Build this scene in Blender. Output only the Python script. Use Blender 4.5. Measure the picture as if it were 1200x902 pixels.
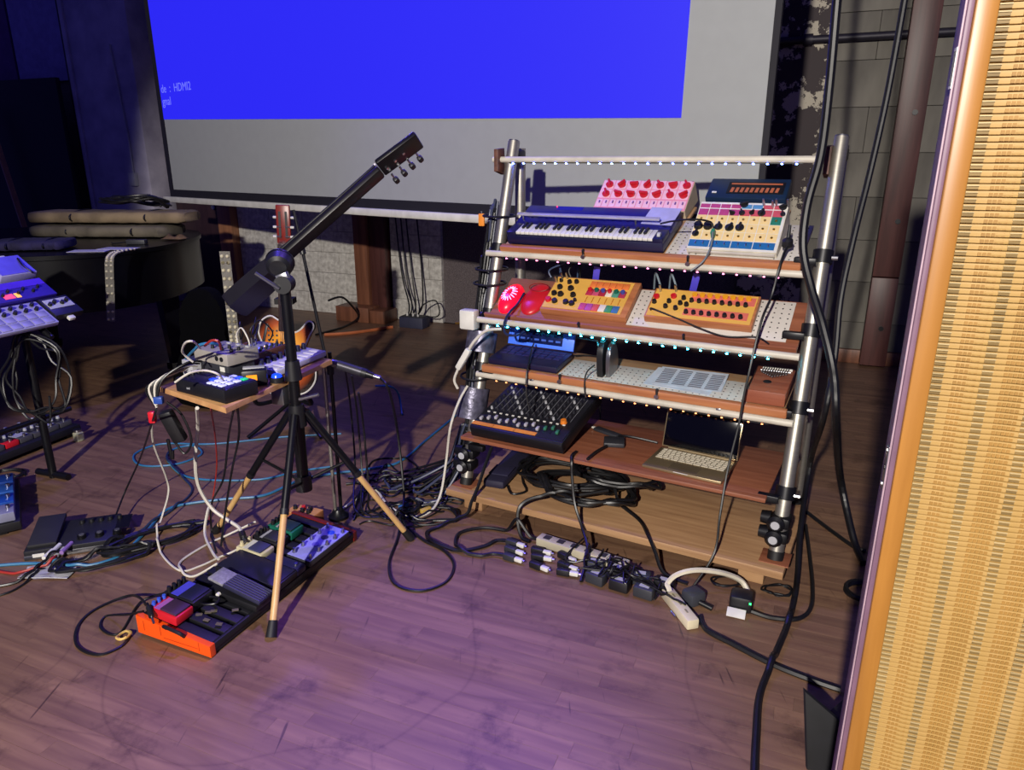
import bpy, bmesh, math, random
from mathutils import Vector, Matrix, Euler
random.seed(7)
for o in list(bpy.data.objects): bpy.data.objects.remove(o)
SC = bpy.context.scene; COL = SC.collection
R = math.radians
# ---------------------------------------------------------------- camera
CAM_H, CAM_F, PITCH = 1.45, 840.0, R(17.4)
cd = bpy.data.cameras.new('camera'); cam = bpy.data.objects.new('camera', cd); COL.objects.link(cam)
cd.sensor_fit = 'HORIZONTAL'; cd.sensor_width = 36; cd.lens = CAM_F / 1200 * 36
cd.clip_start = .02
cam.location = (0, 0, CAM_H); cam.rotation_euler = (math.pi / 2 - PITCH, 0, 0)
SC.camera = cam
# ---------------------------------------------------------------- world, stage lights, exposure
w = bpy.data.worlds.new('world'); SC.world = w; w.use_nodes = True
w.node_tree.nodes['Background'].inputs[0].default_value = (.055, .05, .34, 1)
w.node_tree.nodes['Background'].inputs[1].default_value = .36
def spot(name, loc, target, energy, color, size, blend, radius):
    l = bpy.data.lights.new(name, 'SPOT'); l.energy = energy; l.color = color
    l.spot_size = R(size); l.spot_blend = blend; l.shadow_soft_size = radius
    o = bpy.data.objects.new(name, l); COL.objects.link(o); o.location = loc
    o.rotation_euler = (Vector(target) - Vector(loc)).to_track_quat('-Z', 'Y').to_euler()
    return o
spot('warm_stage_light', (-1.4, -2.7, 2.95), (.85, 4.95, .9), 1900, (1, .93, .84), 60, .12, .06)
spot('blue_stage_light', (-1.6, 4.3, 4.2), (-1.3, 2.4, 0), 260, (.12, .08, 1), 75, .6, .1)
spot('violet_stage_light', (.3, 3.4, 4.4), (-.38, 1.6, 0), 1100, (.22, .1, 1), 28, 1, .1)
SC.view_settings.view_transform = 'Standard'; SC.view_settings.look = 'None'
SC.view_settings.exposure = 0.0; SC.view_settings.gamma = 1; SC.view_settings.use_curve_mapping = False
# ---------------------------------------------------------------- sight lines (pixel of the 1200x902 photograph -> point in the place)
FWD = Vector((0, math.cos(PITCH), -math.sin(PITCH))); UPV = Vector((0, math.sin(PITCH), math.cos(PITCH))); RGT = Vector((1, 0, 0))
CP = Vector((0, 0, CAM_H))
def ray(u, v): return RGT * ((u - 600) / CAM_F) - UPV * ((v - 451) / CAM_F) + FWD
def G(u, v, z=0.):
    d = ray(u, v); return CP + d * ((z - CAM_H) / d.z)
def AY(u, v, y):
    d = ray(u, v); return CP + d * (y / d.y)
def PL(u, v, p0, n):
    d = ray(u, v); return CP + d * ((Vector(p0) - CP).dot(n) / d.dot(n))
def proj(P):
    q = P - CP; z = q.dot(FWD); return 600 + CAM_F * q.dot(RGT) / z, 451 - CAM_F * q.dot(UPV) / z
# ---------------------------------------------------------------- materials
def lin(h):
    h = h.lstrip('#'); c = [int(h[i:i + 2], 16) / 255 for i in (0, 2, 4)]
    return tuple(x / 12.92 if x <= .04045 else ((x + .055) / 1.055) ** 2.4 for x in c)
MATS = {}
def mat(name, col='#808080', rough=.5, metal=0., var=.12, scale=14., bump=0., emit=None, estr=0., stretch=None, col2=None, spec=.5, alpha=None, trans=0.):
    if name in MATS: return MATS[name]
    m = bpy.data.materials.new(name); m.use_nodes = True; nt = m.node_tree; N = nt.nodes; L = nt.links
    b = N['Principled BSDF']; b.inputs['Roughness'].default_value = rough; b.inputs['Metallic'].default_value = metal
    b.inputs['Specular IOR Level'].default_value = spec
    c = lin(col)
    tc = N.new('ShaderNodeTexCoord'); mp = N.new('ShaderNodeMapping'); L.new(tc.outputs['Object'], mp.inputs[0])
    if stretch: mp.inputs['Scale'].default_value = stretch
    nz = N.new('ShaderNodeTexNoise'); nz.inputs['Scale'].default_value = scale; nz.inputs['Detail'].default_value = 4
    L.new(mp.outputs[0], nz.inputs['Vector'])
    rp = N.new('ShaderNodeValToRGB'); L.new(nz.outputs['Fac'], rp.inputs[0])
    rp.color_ramp.elements[0].position = .32; rp.color_ramp.elements[1].position = .68
    c2 = lin(col2) if col2 else tuple(min(1, x * (1 + var)) for x in c)
    c1 = c if col2 else tuple(x * (1 - var) for x in c)
    rp.color_ramp.elements[0].color = (*c1, 1); rp.color_ramp.elements[1].color = (*c2, 1)
    L.new(rp.outputs[0], b.inputs['Base Color'])
    if bump:
        bp = N.new('ShaderNodeBump'); bp.inputs['Strength'].default_value = bump; bp.inputs['Distance'].default_value = .004
        L.new(nz.outputs['Fac'], bp.inputs['Height']); L.new(bp.outputs[0], b.inputs['Normal'])
    if emit:
        b.inputs['Emission Color'].default_value = (*lin(emit), 1); b.inputs['Emission Strength'].default_value = estr
    if trans:
        b.inputs['Transmission Weight'].default_value = trans
    MATS[name] = m; return m
def wood(name, dark, light, grain=(1.2, 22, 22), rough=.45, rnd=.0, bump=.15, scale=2.2):
    if name in MATS: return MATS[name]
    m = bpy.data.materials.new(name); m.use_nodes = True; nt = m.node_tree; N = nt.nodes; L = nt.links
    b = N['Principled BSDF']; b.inputs['Roughness'].default_value = rough
    tc = N.new('ShaderNodeTexCoord'); mp = N.new('ShaderNodeMapping'); mp.inputs['Scale'].default_value = grain
    L.new(tc.outputs['Object'], mp.inputs[0])
    oi = N.new('ShaderNodeObjectInfo'); ge = N.new('ShaderNodeNewGeometry')
    ad = N.new('ShaderNodeMath'); ad.operation = 'ADD'; L.new(oi.outputs['Random'], ad.inputs[0]); L.new(ge.outputs['Random Per Island'], ad.inputs[1])
    fr = N.new('ShaderNodeMath'); fr.operation = 'FRACT'; L.new(ad.outputs[0], fr.inputs[0])
    of = N.new('ShaderNodeVectorMath'); of.operation = 'MULTIPLY_ADD'
    L.new(fr.outputs[0], of.inputs[0]); of.inputs[1].default_value = (31, 17, 5); L.new(mp.outputs[0], of.inputs[2])
    nz = N.new('ShaderNodeTexNoise'); nz.inputs['Scale'].default_value = scale; nz.inputs['Detail'].default_value = 6; nz.inputs['Distortion'].default_value = .4
    L.new(of.outputs[0], nz.inputs['Vector'])
    rp = N.new('ShaderNodeValToRGB'); L.new(nz.outputs['Fac'], rp.inputs[0])
    rp.color_ramp.elements[0].position = .3; rp.color_ramp.elements[1].position = .7
    rp.color_ramp.elements[0].color = (*lin(dark), 1); rp.color_ramp.elements[1].color = (*lin(light), 1)
    out = rp.outputs[0]
    if rnd:
        mr = N.new('ShaderNodeMapRange'); mr.inputs[3].default_value = 1 - rnd; mr.inputs[4].default_value = 1 + rnd
        L.new(fr.outputs[0], mr.inputs[0])
        mx = N.new('ShaderNodeVectorMath'); mx.operation = 'SCALE'; L.new(out, mx.inputs[0]); L.new(mr.outputs[0], mx.inputs['Scale'])
        out = mx.outputs[0]
    L.new(out, b.inputs['Base Color'])
    if bump:
        bp = N.new('ShaderNodeBump'); bp.inputs['Strength'].default_value = bump; bp.inputs['Distance'].default_value = .002
        L.new(nz.outputs['Fac'], bp.inputs['Height']); L.new(bp.outputs[0], b.inputs['Normal'])
    MATS[name] = m; return m
BLK = mat('black_plastic', '#16161a', .45); BLKM = mat('black_metal', '#121216', .35, .3); RUB = mat('black_rubber', '#0e0e10', .6)
CBL = mat('cable_black', '#101013', .42, var=.3); CWH = mat('cable_white', '#c9c4b8', .5); CBU = mat('cable_blue', '#2d6f96', .45)
CRD = mat('cable_red', '#9a2a22', .5); COR = mat('cable_orange', '#b5643a', .55)
ALU = mat('brushed_aluminium', '#a8a49a', .42, .85, stretch=(1, 1, 60)); CHR = mat('chrome', '#b4b4b8', .3, 1., var=.03); STL = mat('steel', '#8d8d92', .3, .9)
WHP = mat('white_paint', '#c9c6be', .5); GRY = mat('grey_plastic', '#77787c', .5); LGR = mat('light_grey_plastic', '#a9aab0', .5); DGR = mat('dark_grey_plastic', '#2c2d33', .5)
REDP = mat('red_plastic', '#c01c2a', .35); WHT = mat('white_plastic', '#d2d0ca', .45); GRN = mat('green_paint', '#15614f', .4)
YEL = mat('yellow_panel', '#d9a94e', .5, var=.06); CRM = mat('cream_panel', '#e0c58a', .5, var=.05)
ORA = mat('orange_paint', '#ee5210', .4, var=.06); BRS = mat('brass', '#b8923f', .3, .9)
# ---------------------------------------------------------------- mesh helpers
def bm_new(): return bmesh.new()
def a_box(bm, c, s, rot=None, bev=0., seg=2):
    m = Matrix.Translation(Vector(c))
    if rot is not None: m = m @ (rot.to_4x4() if not isinstance(rot, tuple) else Euler(rot).to_matrix().to_4x4())
    m = m @ Matrix.Diagonal((s[0], s[1], s[2], 1))
    r = bmesh.ops.create_cube(bm, size=1, matrix=m)
    if bev:
        bev = min(bev, .49 * min(s))
        es = list({e for v in r['verts'] for e in v.link_edges})
        bmesh.ops.bevel(bm, geom=es, offset=bev, segments=seg, profile=.5, affect='EDGES')
    return bm
def frame_of(d):
    d = d.normalized(); a = Vector((0, 0, 1)) if abs(d.z) < .95 else Vector((1, 0, 0))
    x = d.cross(a).normalized(); y = d.cross(x).normalized(); return x, y
def a_cyl(bm, p0, p1, r0, r1=None, n=14, cap=True):
    p0, p1 = Vector(p0), Vector(p1); r1 = r0 if r1 is None else r1
    x, y = frame_of(p1 - p0)
    A = [bm.verts.new(p0 + (x * math.cos(t) + y * math.sin(t)) * r0) for t in [2 * math.pi * i / n for i in range(n)]]
    B = [bm.verts.new(p1 + (x * math.cos(t) + y * math.sin(t)) * r1) for t in [2 * math.pi * i / n for i in range(n)]]
    for i in range(n): bm.faces.new((A[i], B[i], B[(i + 1) % n], A[(i + 1) % n]))
    if cap: bm.faces.new(A); bm.faces.new(B[::-1])
    return bm
def spline(pts, k=8, closed=False):
    P = [Vector(p) for p in pts]; n = len(P)
    if n < 3 and not closed: return [P[0].lerp(P[-1], i / k) for i in range(k + 1)]
    out = []
    for i in range(n if closed else n - 1):
        if closed: a, b, c, d = P[i - 1], P[i], P[(i + 1) % n], P[(i + 2) % n]
        else: a, b, c, d = P[max(i - 1, 0)], P[i], P[i + 1], P[min(i + 2, n - 1)]
        for j in range(k):
            t = j / k
            out.append(.5 * ((2 * b) + (c - a) * t + (2 * a - 5 * b + 4 * c - d) * t * t + (3 * b - a - 3 * c + d) * t ** 3))
    if not closed: out.append(P[-1].copy())
    return out
def a_tube(bm, pts, r, n=7, closed=False, smooth=True, k=7):
    Q = spline(pts, k, closed) if smooth else [Vector(p) for p in pts]
    Q = [q for i, q in enumerate(Q) if i == 0 or (q - Q[i - 1]).length > 1e-5]
    m = len(Q); rings = []; x = None
    for i, q in enumerate(Q):
        d = (Q[(i + 1) % m] - Q[i - 1]) if closed else (Q[min(i + 1, m - 1)] - Q[max(i - 1, 0)])
        if d.length < 1e-7: d = Vector((0, 0, 1))
        d.normalize()
        if x is None: x, _ = frame_of(d)
        x = (x - d * x.dot(d))
        if x.length < 1e-4: x, _ = frame_of(d)
        x.normalize(); y = d.cross(x)
        rr = r[min(int(i * len(r) / m), len(r) - 1)] if isinstance(r, (list, tuple)) else r
        rings.append([bm.verts.new(q + (x * math.cos(2 * math.pi * j / n) + y * math.sin(2 * math.pi * j / n)) * rr) for j in range(n)])
    for i in range(m if closed else m - 1):
        A, B = rings[i], rings[(i + 1) % m]
        for j in range(n): bm.faces.new((A[j], A[(j + 1) % n], B[(j + 1) % n], B[j]))
    if not closed: bm.faces.new(rings[0][::-1]); bm.faces.new(rings[-1])
    return bm
def a_prism(bm, pts, h, M=None, bev=0.):
    """outline pts (x,y) extruded z from h[0] to h[1], transformed by M"""
    M = M or Matrix()
    A = [bm.verts.new(M @ Vector((x, y, h[0]))) for x, y in pts]; B = [bm.verts.new(M @ Vector((x, y, h[1]))) for x, y in pts]
    n = len(pts)
    try:
        bm.faces.new(A[::-1]); top = bm.faces.new(B)
    except ValueError: return bm
    for i in range(n): bm.faces.new((A[i], A[(i + 1) % n], B[(i + 1) % n], B[i]))
    if bev: bmesh.ops.bevel(bm, geom=list(top.edges), offset=bev, segments=2, profile=.5, affect='EDGES')
    return bm
def a_lathe(bm, prof, n=18, M=None):
    M = M or Matrix(); rings = []
    for r, z in prof: rings.append([bm.verts.new(M @ Vector((r * math.cos(2 * math.pi * j / n), r * math.sin(2 * math.pi * j / n), z))) for j in range(n)])
    for A, B in zip(rings, rings[1:]):
        for j in range(n): bm.faces.new((A[j], A[(j + 1) % n], B[(j + 1) % n], B[j]))
    bm.faces.new(rings[0][::-1]); bm.faces.new(rings[-1]); return bm
def to_mesh(name, bm, m, smooth=35):
    bmesh.ops.recalc_face_normals(bm, faces=bm.faces)
    me = bpy.data.meshes.new(name); bm.to_mesh(me); bm.free(); me.materials.append(m)
    if smooth:
        for p in me.polygons: p.use_smooth = True
        me.set_sharp_from_angle(angle=R(smooth))
    return me
def link(name, me, parent=None, loc=(0, 0, 0), rot=(0, 0, 0), scale=None):
    o = bpy.data.objects.new(name, me); COL.objects.link(o); o.parent = parent
    o.location = loc; o.rotation_euler = rot
    if scale: o.scale = scale
    return o
def part(name, bm, m, parent, smooth=35, label=None):
    o = link(name, to_mesh(name, bm, m, smooth), parent)
    if label: o['label'] = label
    return o
def box(name, m, parent, c, s, rot=None, bev=.002, label=None): return part(name, a_box(bm_new(), c, s, rot, bev), m, parent, label=label)
def cyl(name, m, parent, p0, p1, r, r1=None, n=16, label=None): return part(name, a_cyl(bm_new(), p0, p1, r, r1, n), m, parent, label=label)
def tube(name, m, parent, pts, r, n=7, closed=False, smooth=True, k=7, label=None): return part(name, a_tube(bm_new(), pts, r, n, closed, smooth, k), m, parent, label=label)
def tag(o, label, cat, group=None):
    o['label'] = label; o['category'] = cat
    if group: o['group'] = group
    return o
def struct(o): o['kind'] = 'structure'; return o
def thing(name, label, cat, loc=(0, 0, 0), rz=0., group=None, M=None):
    o = bpy.data.objects.new(name, None); COL.objects.link(o); o.empty_display_size = .05
    if M is not None: o.matrix_world = M
    else: o.location = loc; o.rotation_euler = (0, 0, rz)
    return tag(o, label, cat, group)
def basis(o, x, y, z=None):
    x = Vector(x).normalized(); y = Vector(y); z = (Vector(z) if z is not None else x.cross(y)).normalized(); y = z.cross(x)
    M = Matrix((x, y, z)).transposed().to_4x4(); M.translation = Vector(o); return M
CACHE = {}
def inst(name, key, builder, m, parent, loc, rot=(0, 0, 0), scale=None):
    if key not in CACHE: CACHE[key] = to_mesh(name, builder(bm_new()), m)
    return link(name, CACHE[key], parent, loc, rot, scale)
def b_knob(r, h):
    def f(bm):
        a_cyl(bm, (0, 0, 0), (0, 0, h * .25), r * 1.05, r * 1.05, 12); a_cyl(bm, (0, 0, h * .25), (0, 0, h), r, r * .85, 12)
        a_box(bm, (0, r * .45, h), (r * .2, r * .8, h * .08)); return bm
    return f
def b_pointer(r, h):
    def f(bm):
        a_cyl(bm, (0, 0, 0), (0, 0, h * .4), r, r, 14); a_box(bm, (0, 0, h * .7), (r * .55, r * 2.3, h * .6), None, r * .12); return bm
    return f
def b_box(s, bev=0.):
    return lambda bm: a_box(bm, (0, 0, 0), s, None, bev)
def b_cyl(r, h, n=10, r1=None):
    return lambda bm: a_cyl(bm, (0, 0, 0), (0, 0, h), r, r1, n)
def b_jack(bm):
    a_cyl(bm, (0, 0, 0), (0, 0, .012), .0042, .0042, 8); a_cyl(bm, (0, 0, .012), (0, 0, .034), .005, .0038, 8); return bm
def text(name, s, size, m, parent, loc, rot, extr=.0004):
    c = bpy.data.curves.new(name, 'FONT'); c.body = s; c.size = size; c.extrude = extr
    t = bpy.data.objects.new(name, c); COL.objects.link(t)
    dg = bpy.context.evaluated_depsgraph_get(); me = bpy.data.meshes.new_from_object(t.evaluated_get(dg))
    bpy.data.objects.remove(t); me.materials.clear(); me.materials.append(m)
    return link(name, me, parent, loc, rot)

# ---- cables lie on what is under them: later cables pass over earlier ones and over boxes, never through them
from mathutils.bvhtree import BVHTree
REG = {}; RC = .02; OBST = [None]
def set_obstacles(objs):
    V, F = [], []
    bpy.context.view_layer.update()
    for o in objs:
        n0 = len(V); V += [o.matrix_world @ v.co for v in o.data.vertices]; F += [[n0 + i for i in q.vertices] for q in o.data.polygons]
    OBST[0] = BVHTree.FromPolygons(V, F)
def meshes_of(names):
    out = []
    for o in bpy.data.objects:
        t = o
        while t.parent: t = t.parent
        if o.type == 'MESH' and t.name.split('.')[0] in names: out.append(o)
    return out
def resample(P, step):
    out = [P[0].copy()]; acc = 0.
    for a, b in zip(P, P[1:]):
        L_ = (b - a).length
        while acc + L_ >= step:
            t = (step - acc) / L_; a = a.lerp(b, t); out.append(a.copy()); L_ = (b - a).length; acc = 0.
        acc += L_
    if (out[-1] - P[-1]).length > step * .3: out.append(P[-1].copy())
    return out
def near(D, x, y):
    cx, cy = math.floor(x / RC), math.floor(y / RC)
    for i in (-1, 0, 1):
        for j in (-1, 0, 1): yield from D.get((cx + i, cy + j), ())
def settle(pts, r, own=True, free=.035, ignore_obst=False):
    P = resample(spline(pts, 8), .006); n = len(P); st = .006
    for _ in range(7):
        need = [0.] * n; mine = {}
        for i, p in enumerate(P):
            q = max(0., r * 1.03 - p.z)
            for (x, y, z, r2, k) in near(REG, p.x, p.y):
                d2 = (p.x - x) ** 2 + (p.y - y) ** 2; R_ = r + r2 + .0006
                if d2 < R_ * R_:
                    h = math.sqrt(R_ * R_ - d2)
                    if abs(p.z - z) < h: q = max(q, z + h - p.z)
            if own:
                for (x, y, z, r2, k) in near(mine, p.x, p.y):
                    if i - k < .05 / st: continue
                    d2 = (p.x - x) ** 2 + (p.y - y) ** 2; R_ = 2 * r + .0006
                    if d2 < R_ * R_:
                        h = math.sqrt(R_ * R_ - d2)
                        if abs(p.z - z) < h: q = max(q, z + h - p.z)
            if OBST[0] and not ignore_obst and p.z < .2 and free <= i * st and free <= (n - 1 - i) * st:
                for dx, dy in ((0, 0), (r, 0), (-r, 0), (0, r), (0, -r)):
                    hit = OBST[0].ray_cast(Vector((p.x + dx, p.y + dy, .3)), Vector((0, 0, -1)), .31)[0]
                    if hit is None: continue
                    lo = OBST[0].ray_cast(Vector((p.x + dx, p.y + dy, -.02)), Vector((0, 0, 1)), .4)[0]
                    if lo is not None and lo.z - r < p.z < hit.z + r: q = max(q, hit.z + r + .0004 - p.z)
            need[i] = q; mine.setdefault((math.floor(p.x / RC), math.floor(p.y / RC)), []).append((p.x, p.y, p.z, r, i))
        if max(need) < 1e-5: break
        lift = [0.] * n
        for i, q in enumerate(need):
            if q <= 0: continue
            w_ = max(.03, 2.2 * q); m_ = int(w_ / st)
            for j in range(max(0, i - m_), min(n, i + m_ + 1)):
                t = abs(i - j) / (m_ + 1); lift[j] = max(lift[j], q * (1 - t * t * (3 - 2 * t)))
        for j in range(n): P[j].z += lift[j]
    for i, p in enumerate(P): REG.setdefault((math.floor(p.x / RC), math.floor(p.y / RC)), []).append((p.x, p.y, p.z, r, i))
    return P
# ================================================================ STRUCTURE
WA = R(-22.3); WS = Vector((math.cos(WA), math.sin(WA), 0)); WT = Vector((-math.sin(WA), math.cos(WA), 0)); WALL_T = 5.82
def w2(P): return P.dot(WS), P.dot(WT)
FLM = wood('floor_wood', '#684c3c', '#81634b', grain=(1.3, 16, 16), rough=.46, rnd=.13, bump=.1)
# scuffs and hairline scratches worn into the floor varnish
nt = FLM.node_tree; N = nt.nodes; L = nt.links; bs = N['Principled BSDF']; src = bs.inputs['Base Color'].links[0].from_socket
ge = N.new('ShaderNodeNewGeometry')
n1 = N.new('ShaderNodeTexNoise'); n1.inputs['Scale'].default_value = 5.5; n1.inputs['Detail'].default_value = 9; n1.inputs['Roughness'].default_value = .72; L.new(ge.outputs['Position'], n1.inputs['Vector'])
r1 = N.new('ShaderNodeValToRGB'); r1.color_ramp.elements[0].position = .30; r1.color_ramp.elements[0].color = (.45, .42, .42, 1); r1.color_ramp.elements[1].position = .46; r1.color_ramp.elements[1].color = (1, 1, 1, 1); L.new(n1.outputs['Fac'], r1.inputs[0])
vo = N.new('ShaderNodeTexVoronoi'); vo.feature = 'DISTANCE_TO_EDGE'; vo.inputs['Scale'].default_value = 1.5; vo.inputs['Randomness'].default_value = 1
n2 = N.new('ShaderNodeTexNoise'); n2.inputs['Scale'].default_value = 1.2; n2.inputs['Detail'].default_value = 1; L.new(ge.outputs['Position'], n2.inputs['Vector'])
mxv = N.new('ShaderNodeMix'); mxv.data_type = 'VECTOR'; mxv.inputs[0].default_value = .35; L.new(ge.outputs['Position'], mxv.inputs[4]); L.new(n2.outputs['Color'], mxv.inputs[5]); L.new(mxv.outputs[1], vo.inputs['Vector'])
r2 = N.new('ShaderNodeValToRGB'); r2.color_ramp.elements[0].position = .0015; r2.color_ramp.elements[0].color = (.78, .76, .76, 1); r2.color_ramp.elements[1].position = .005; r2.color_ramp.elements[1].color = (1, 1, 1, 1); L.new(vo.outputs['Distance'], r2.inputs[0])
m1 = N.new('ShaderNodeVectorMath'); m1.operation = 'MULTIPLY'; L.new(src, m1.inputs[0]); L.new(r1.outputs[0], m1.inputs[1])
m2 = N.new('ShaderNodeVectorMath'); m2.operation = 'MULTIPLY'; L.new(m1.outputs[0], m2.inputs[0]); L.new(r2.outputs[0], m2.inputs[1])
prev = m2.outputs[0]
for ang, sc_, lo in ((25, (55, 3.2, 1), .70), (-52, (70, 4, 1), .715), (80, (48, 3.5, 1), .72)):
    mp_ = N.new('ShaderNodeMapping'); mp_.inputs['Rotation'].default_value = (0, 0, R(ang)); mp_.inputs['Scale'].default_value = sc_; L.new(ge.outputs['Position'], mp_.inputs[0])
    ns = N.new('ShaderNodeTexNoise'); ns.inputs['Scale'].default_value = 1; ns.inputs['Detail'].default_value = 2; L.new(mp_.outputs[0], ns.inputs['Vector'])
    rs = N.new('ShaderNodeValToRGB'); rs.color_ramp.elements[0].position = lo; rs.color_ramp.elements[0].color = (1, 1, 1, 1); rs.color_ramp.elements[1].position = lo + .05; rs.color_ramp.elements[1].color = (.42, .4, .4, 1); L.new(ns.outputs['Fac'], rs.inputs[0])
    mm = N.new('ShaderNodeVectorMath'); mm.operation = 'MULTIPLY'; L.new(prev, mm.inputs[0]); L.new(rs.outputs[0], mm.inputs[1]); prev = mm.outputs[0]
L.new(prev, bs.inputs['Base Color'])
SUB = mat('subfloor', '#3a281f', .8)
floor = struct(part('floor', a_box(bm_new(), (-2.6, 2.7, -.035), (13, 6.5, .03)), SUB, None)); floor.rotation_euler.z = WA
def plank_bm(bm, c, l, wd, z0=-.02, top=0., ch=.00008):
    hx, hy = l / 2 - .0002, wd / 2 - .0002
    A = [bm.verts.new((c[0] + sx * hx, c[1] + sy * hy, z0)) for sx, sy in ((-1, -1), (1, -1), (1, 1), (-1, 1))]
    B = [bm.verts.new((c[0] + sx * hx, c[1] + sy * hy, top - ch)) for sx, sy in ((-1, -1), (1, -1), (1, 1), (-1, 1))]
    T = [bm.verts.new((c[0] + sx * (hx - ch), c[1] + sy * (hy - ch), top)) for sx, sy in ((-1, -1), (1, -1), (1, 1), (-1, 1))]
    for i in range(4):
        j = (i + 1) % 4; bm.faces.new((A[i], A[j], B[j], B[i])); bm.faces.new((B[i], B[j], T[j], T[i]))
    bm.faces.new(T); return bm
PW = .056; LENS = (.32, .45, .6, .78, .95, 1.15)
planks = []; t = .0
while t < WALL_T:
    s = -8.6 - random.random()
    while s < 3.4:
        l = random.choice(LENS); c = (s + l / 2, t + PW / 2)
        P = WS * c[0] + WT * c[1]; area = 0
        if P.y > .8:
            px, py = proj(P)
            if -60 < px < 1250 and 150 < py < 950 and px < 1180 - (py - 0) * .19:
                d = (P - CP).length; area = l * PW / d ** 3
        planks.append((area, c, l)); s += l
    t += PW
planks.sort(key=lambda q: -q[0]); rest = bm_new()
for i, (a, c, l) in enumerate(planks):
    if i < 300 and a > 0: inst('plank', ('plank', l), lambda bm, l=l: plank_bm(bm, (0, 0), l, PW), FLM, floor, (c[0], c[1], 0))
    else: plank_bm(rest, c, l, PW)
o = part('planks', rest, FLM, floor, smooth=0); o['kind'] = 'stuff'; o['label'] = 'rest of the worn brown strip floor'
# ---- back wall: plaster slab, painted blocks, timber, column
DPL = mat('dark_rough_plaster', '#4b4244', .85, var=.5, scale=120, bump=.6, col2='#6e6465')
wall = struct(part('wall_back', a_box(bm_new(), (-2.9, WALL_T + .14, 1.8), (14.4, .2, 3.6)), DPL, None)); wall.rotation_euler.z = WA
def blockmat(name, a, b):
    m = mat(name, a, .8, scale=60, bump=.5, col2=b); return m
WBL = mat('white_painted_block', '#a9a59d', .8, scale=26, bump=.5, col2='#d8d5cc'); GBL = mat('grey_concrete_block', '#54514b', .85, scale=4, bump=.4, col2='#827e74', stretch=(1, 1, .35))
def blocks(s0, s1, z1, m, bw=.4, bh=.2, z0=0., off=0.):
    row = 0; z = z0
    while z < z1 - .01:
        s = s0 - (bw / 2 if (row % 2) else 0)
        while s < s1 - .01:
            a, b = max(s, s0), min(s + bw, s1); l = round(b - a, 3)
            if l > .03: inst('block', ('block', m.name, l, bh), lambda bm, l=l: a_box(bm, (0, 0, 0), (l - .003, .05, bh - .003), None, .002, 1), m, wall, (a + l / 2, WALL_T + .02 + random.uniform(0, .003), z + bh / 2))
            s += bw
        z += bh; row += 1
blocks(-5.39, -3.94, 1.4, WBL); blocks(-3.61, -3.08, 1.4, WBL); blocks(-.03, 2.0, 3.6, GBL, .6, .3)
# band of dark paint peeling off pale render
PEEL = mat('peeling_brown_paint', '#2a1f20', .7); nt = PEEL.node_tree; N = nt.nodes; L = nt.links
tc = N.new('ShaderNodeTexCoord'); n1 = N.new('ShaderNodeTexNoise'); n1.inputs['Scale'].default_value = 7; n1.inputs['Detail'].default_value = 10; n1.inputs['Roughness'].default_value = .68; L.new(tc.outputs['Object'], n1.inputs['Vector'])
r1 = N.new('ShaderNodeValToRGB'); r1.color_ramp.interpolation = 'CONSTANT'; r1.color_ramp.elements[0].color = (*lin('#33282a'), 1); r1.color_ramp.elements[1].position = .545; r1.color_ramp.elements[1].color = (*lin('#b5ad9a'), 1); L.new(n1.outputs['Fac'], r1.inputs[0]); L.new(r1.outputs[0], N['Principled BSDF'].inputs['Base Color'])
o = part('painted_band', a_box(bm_new(), (-.26, WALL_T + .015, 1.8), (.46, .06, 3.6)), PEEL, wall); o['label'] = 'dark paint band flaking off pale render'
TIM = wood('brown_timber', '#5f3a2a', '#85553d', grain=(14, 14, 1)); TIMD = wood('dark_red_timber', '#3f221f', '#593430', grain=(14, 14, 1)); TIML = wood('pale_timber', '#8a5c40', '#a87450', grain=(14, 14, 1))
def trim(name, label):
    o = struct(bpy.data.objects.new(name, None)); COL.objects.link(o); o.rotation_euler.z = WA; o['label'] = label; return o
o = trim('trim_1', 'dark brown timber post pair standing on a sleeper block')
box('stud', TIM, o, (-3.865, WALL_T - .06, 1.2), (.14, .12, 2.4)); box('stud', TIMD, o, (-3.71, WALL_T - .03, 1.2), (.165, .1, 2.4))
box('sleeper', TIM, o, (-3.9, WALL_T - .15, .07), (.36, .24, .14), bev=.006); box('sleeper', TIM, o, (-3.63, WALL_T - .15, .06), (.16, .22, .12), bev=.006)
o = trim('trim_2', 'pale timber stud between door and block wall'); box('stud', TIML, o, (-5.475, WALL_T - .04, 1.2), (.165, .12, 2.4))
o = trim('trim_3', 'dark red timber post bolted to grey block wall')
for z0, z1 in ((.02, .66), (.668, 3.5)): box('post', TIMD, o, (.52, WALL_T - .12, (z0 + z1) / 2), (.17, .1, z1 - z0), bev=.004)
for z in (.3, 1.05, 1.75): cyl('bolt', BLKM, o, (.54, WALL_T - .168, z), (.54, WALL_T - .182, z), .018, n=8); box('packer', TIM, o, (.52, WALL_T - .038, z), (.12, .066, .1), bev=.003)
d = trim('door_1', 'dark brown door leaf beside pale stud'); DRD = wood('dark_door', '#2b1b20', '#3a2529', grain=(14, 14, 1))
box('leaf', DRD, d, (-5.86, WALL_T + .0, 1.05), (.6, .06, 2.1)); cyl('knob', STL, d, (-5.62, WALL_T - .03, 1.0), (-5.62, WALL_T - .08, 1.0), .025)
o = trim('baseboard_right', 'brown wooden baseboard under grey block wall'); box('board', TIM, o, (.55, WALL_T - .043, .051), (1.9, .04, .1))
COLM = mat('grey_column_paint', '#9b96a8', .7, scale=5, col2='#bab5c4', bump=.2)
o = trim('trim_4', 'grey painted column left of screen'); box('shaft', COLM, o, (-6.66, WALL_T - .12, 1.802), (.9, .3, 3.6), bev=.01); box('corner_bead', COLM, o, (-7.05, WALL_T - .27, 1.8), (.05, .04, 3.6))
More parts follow.
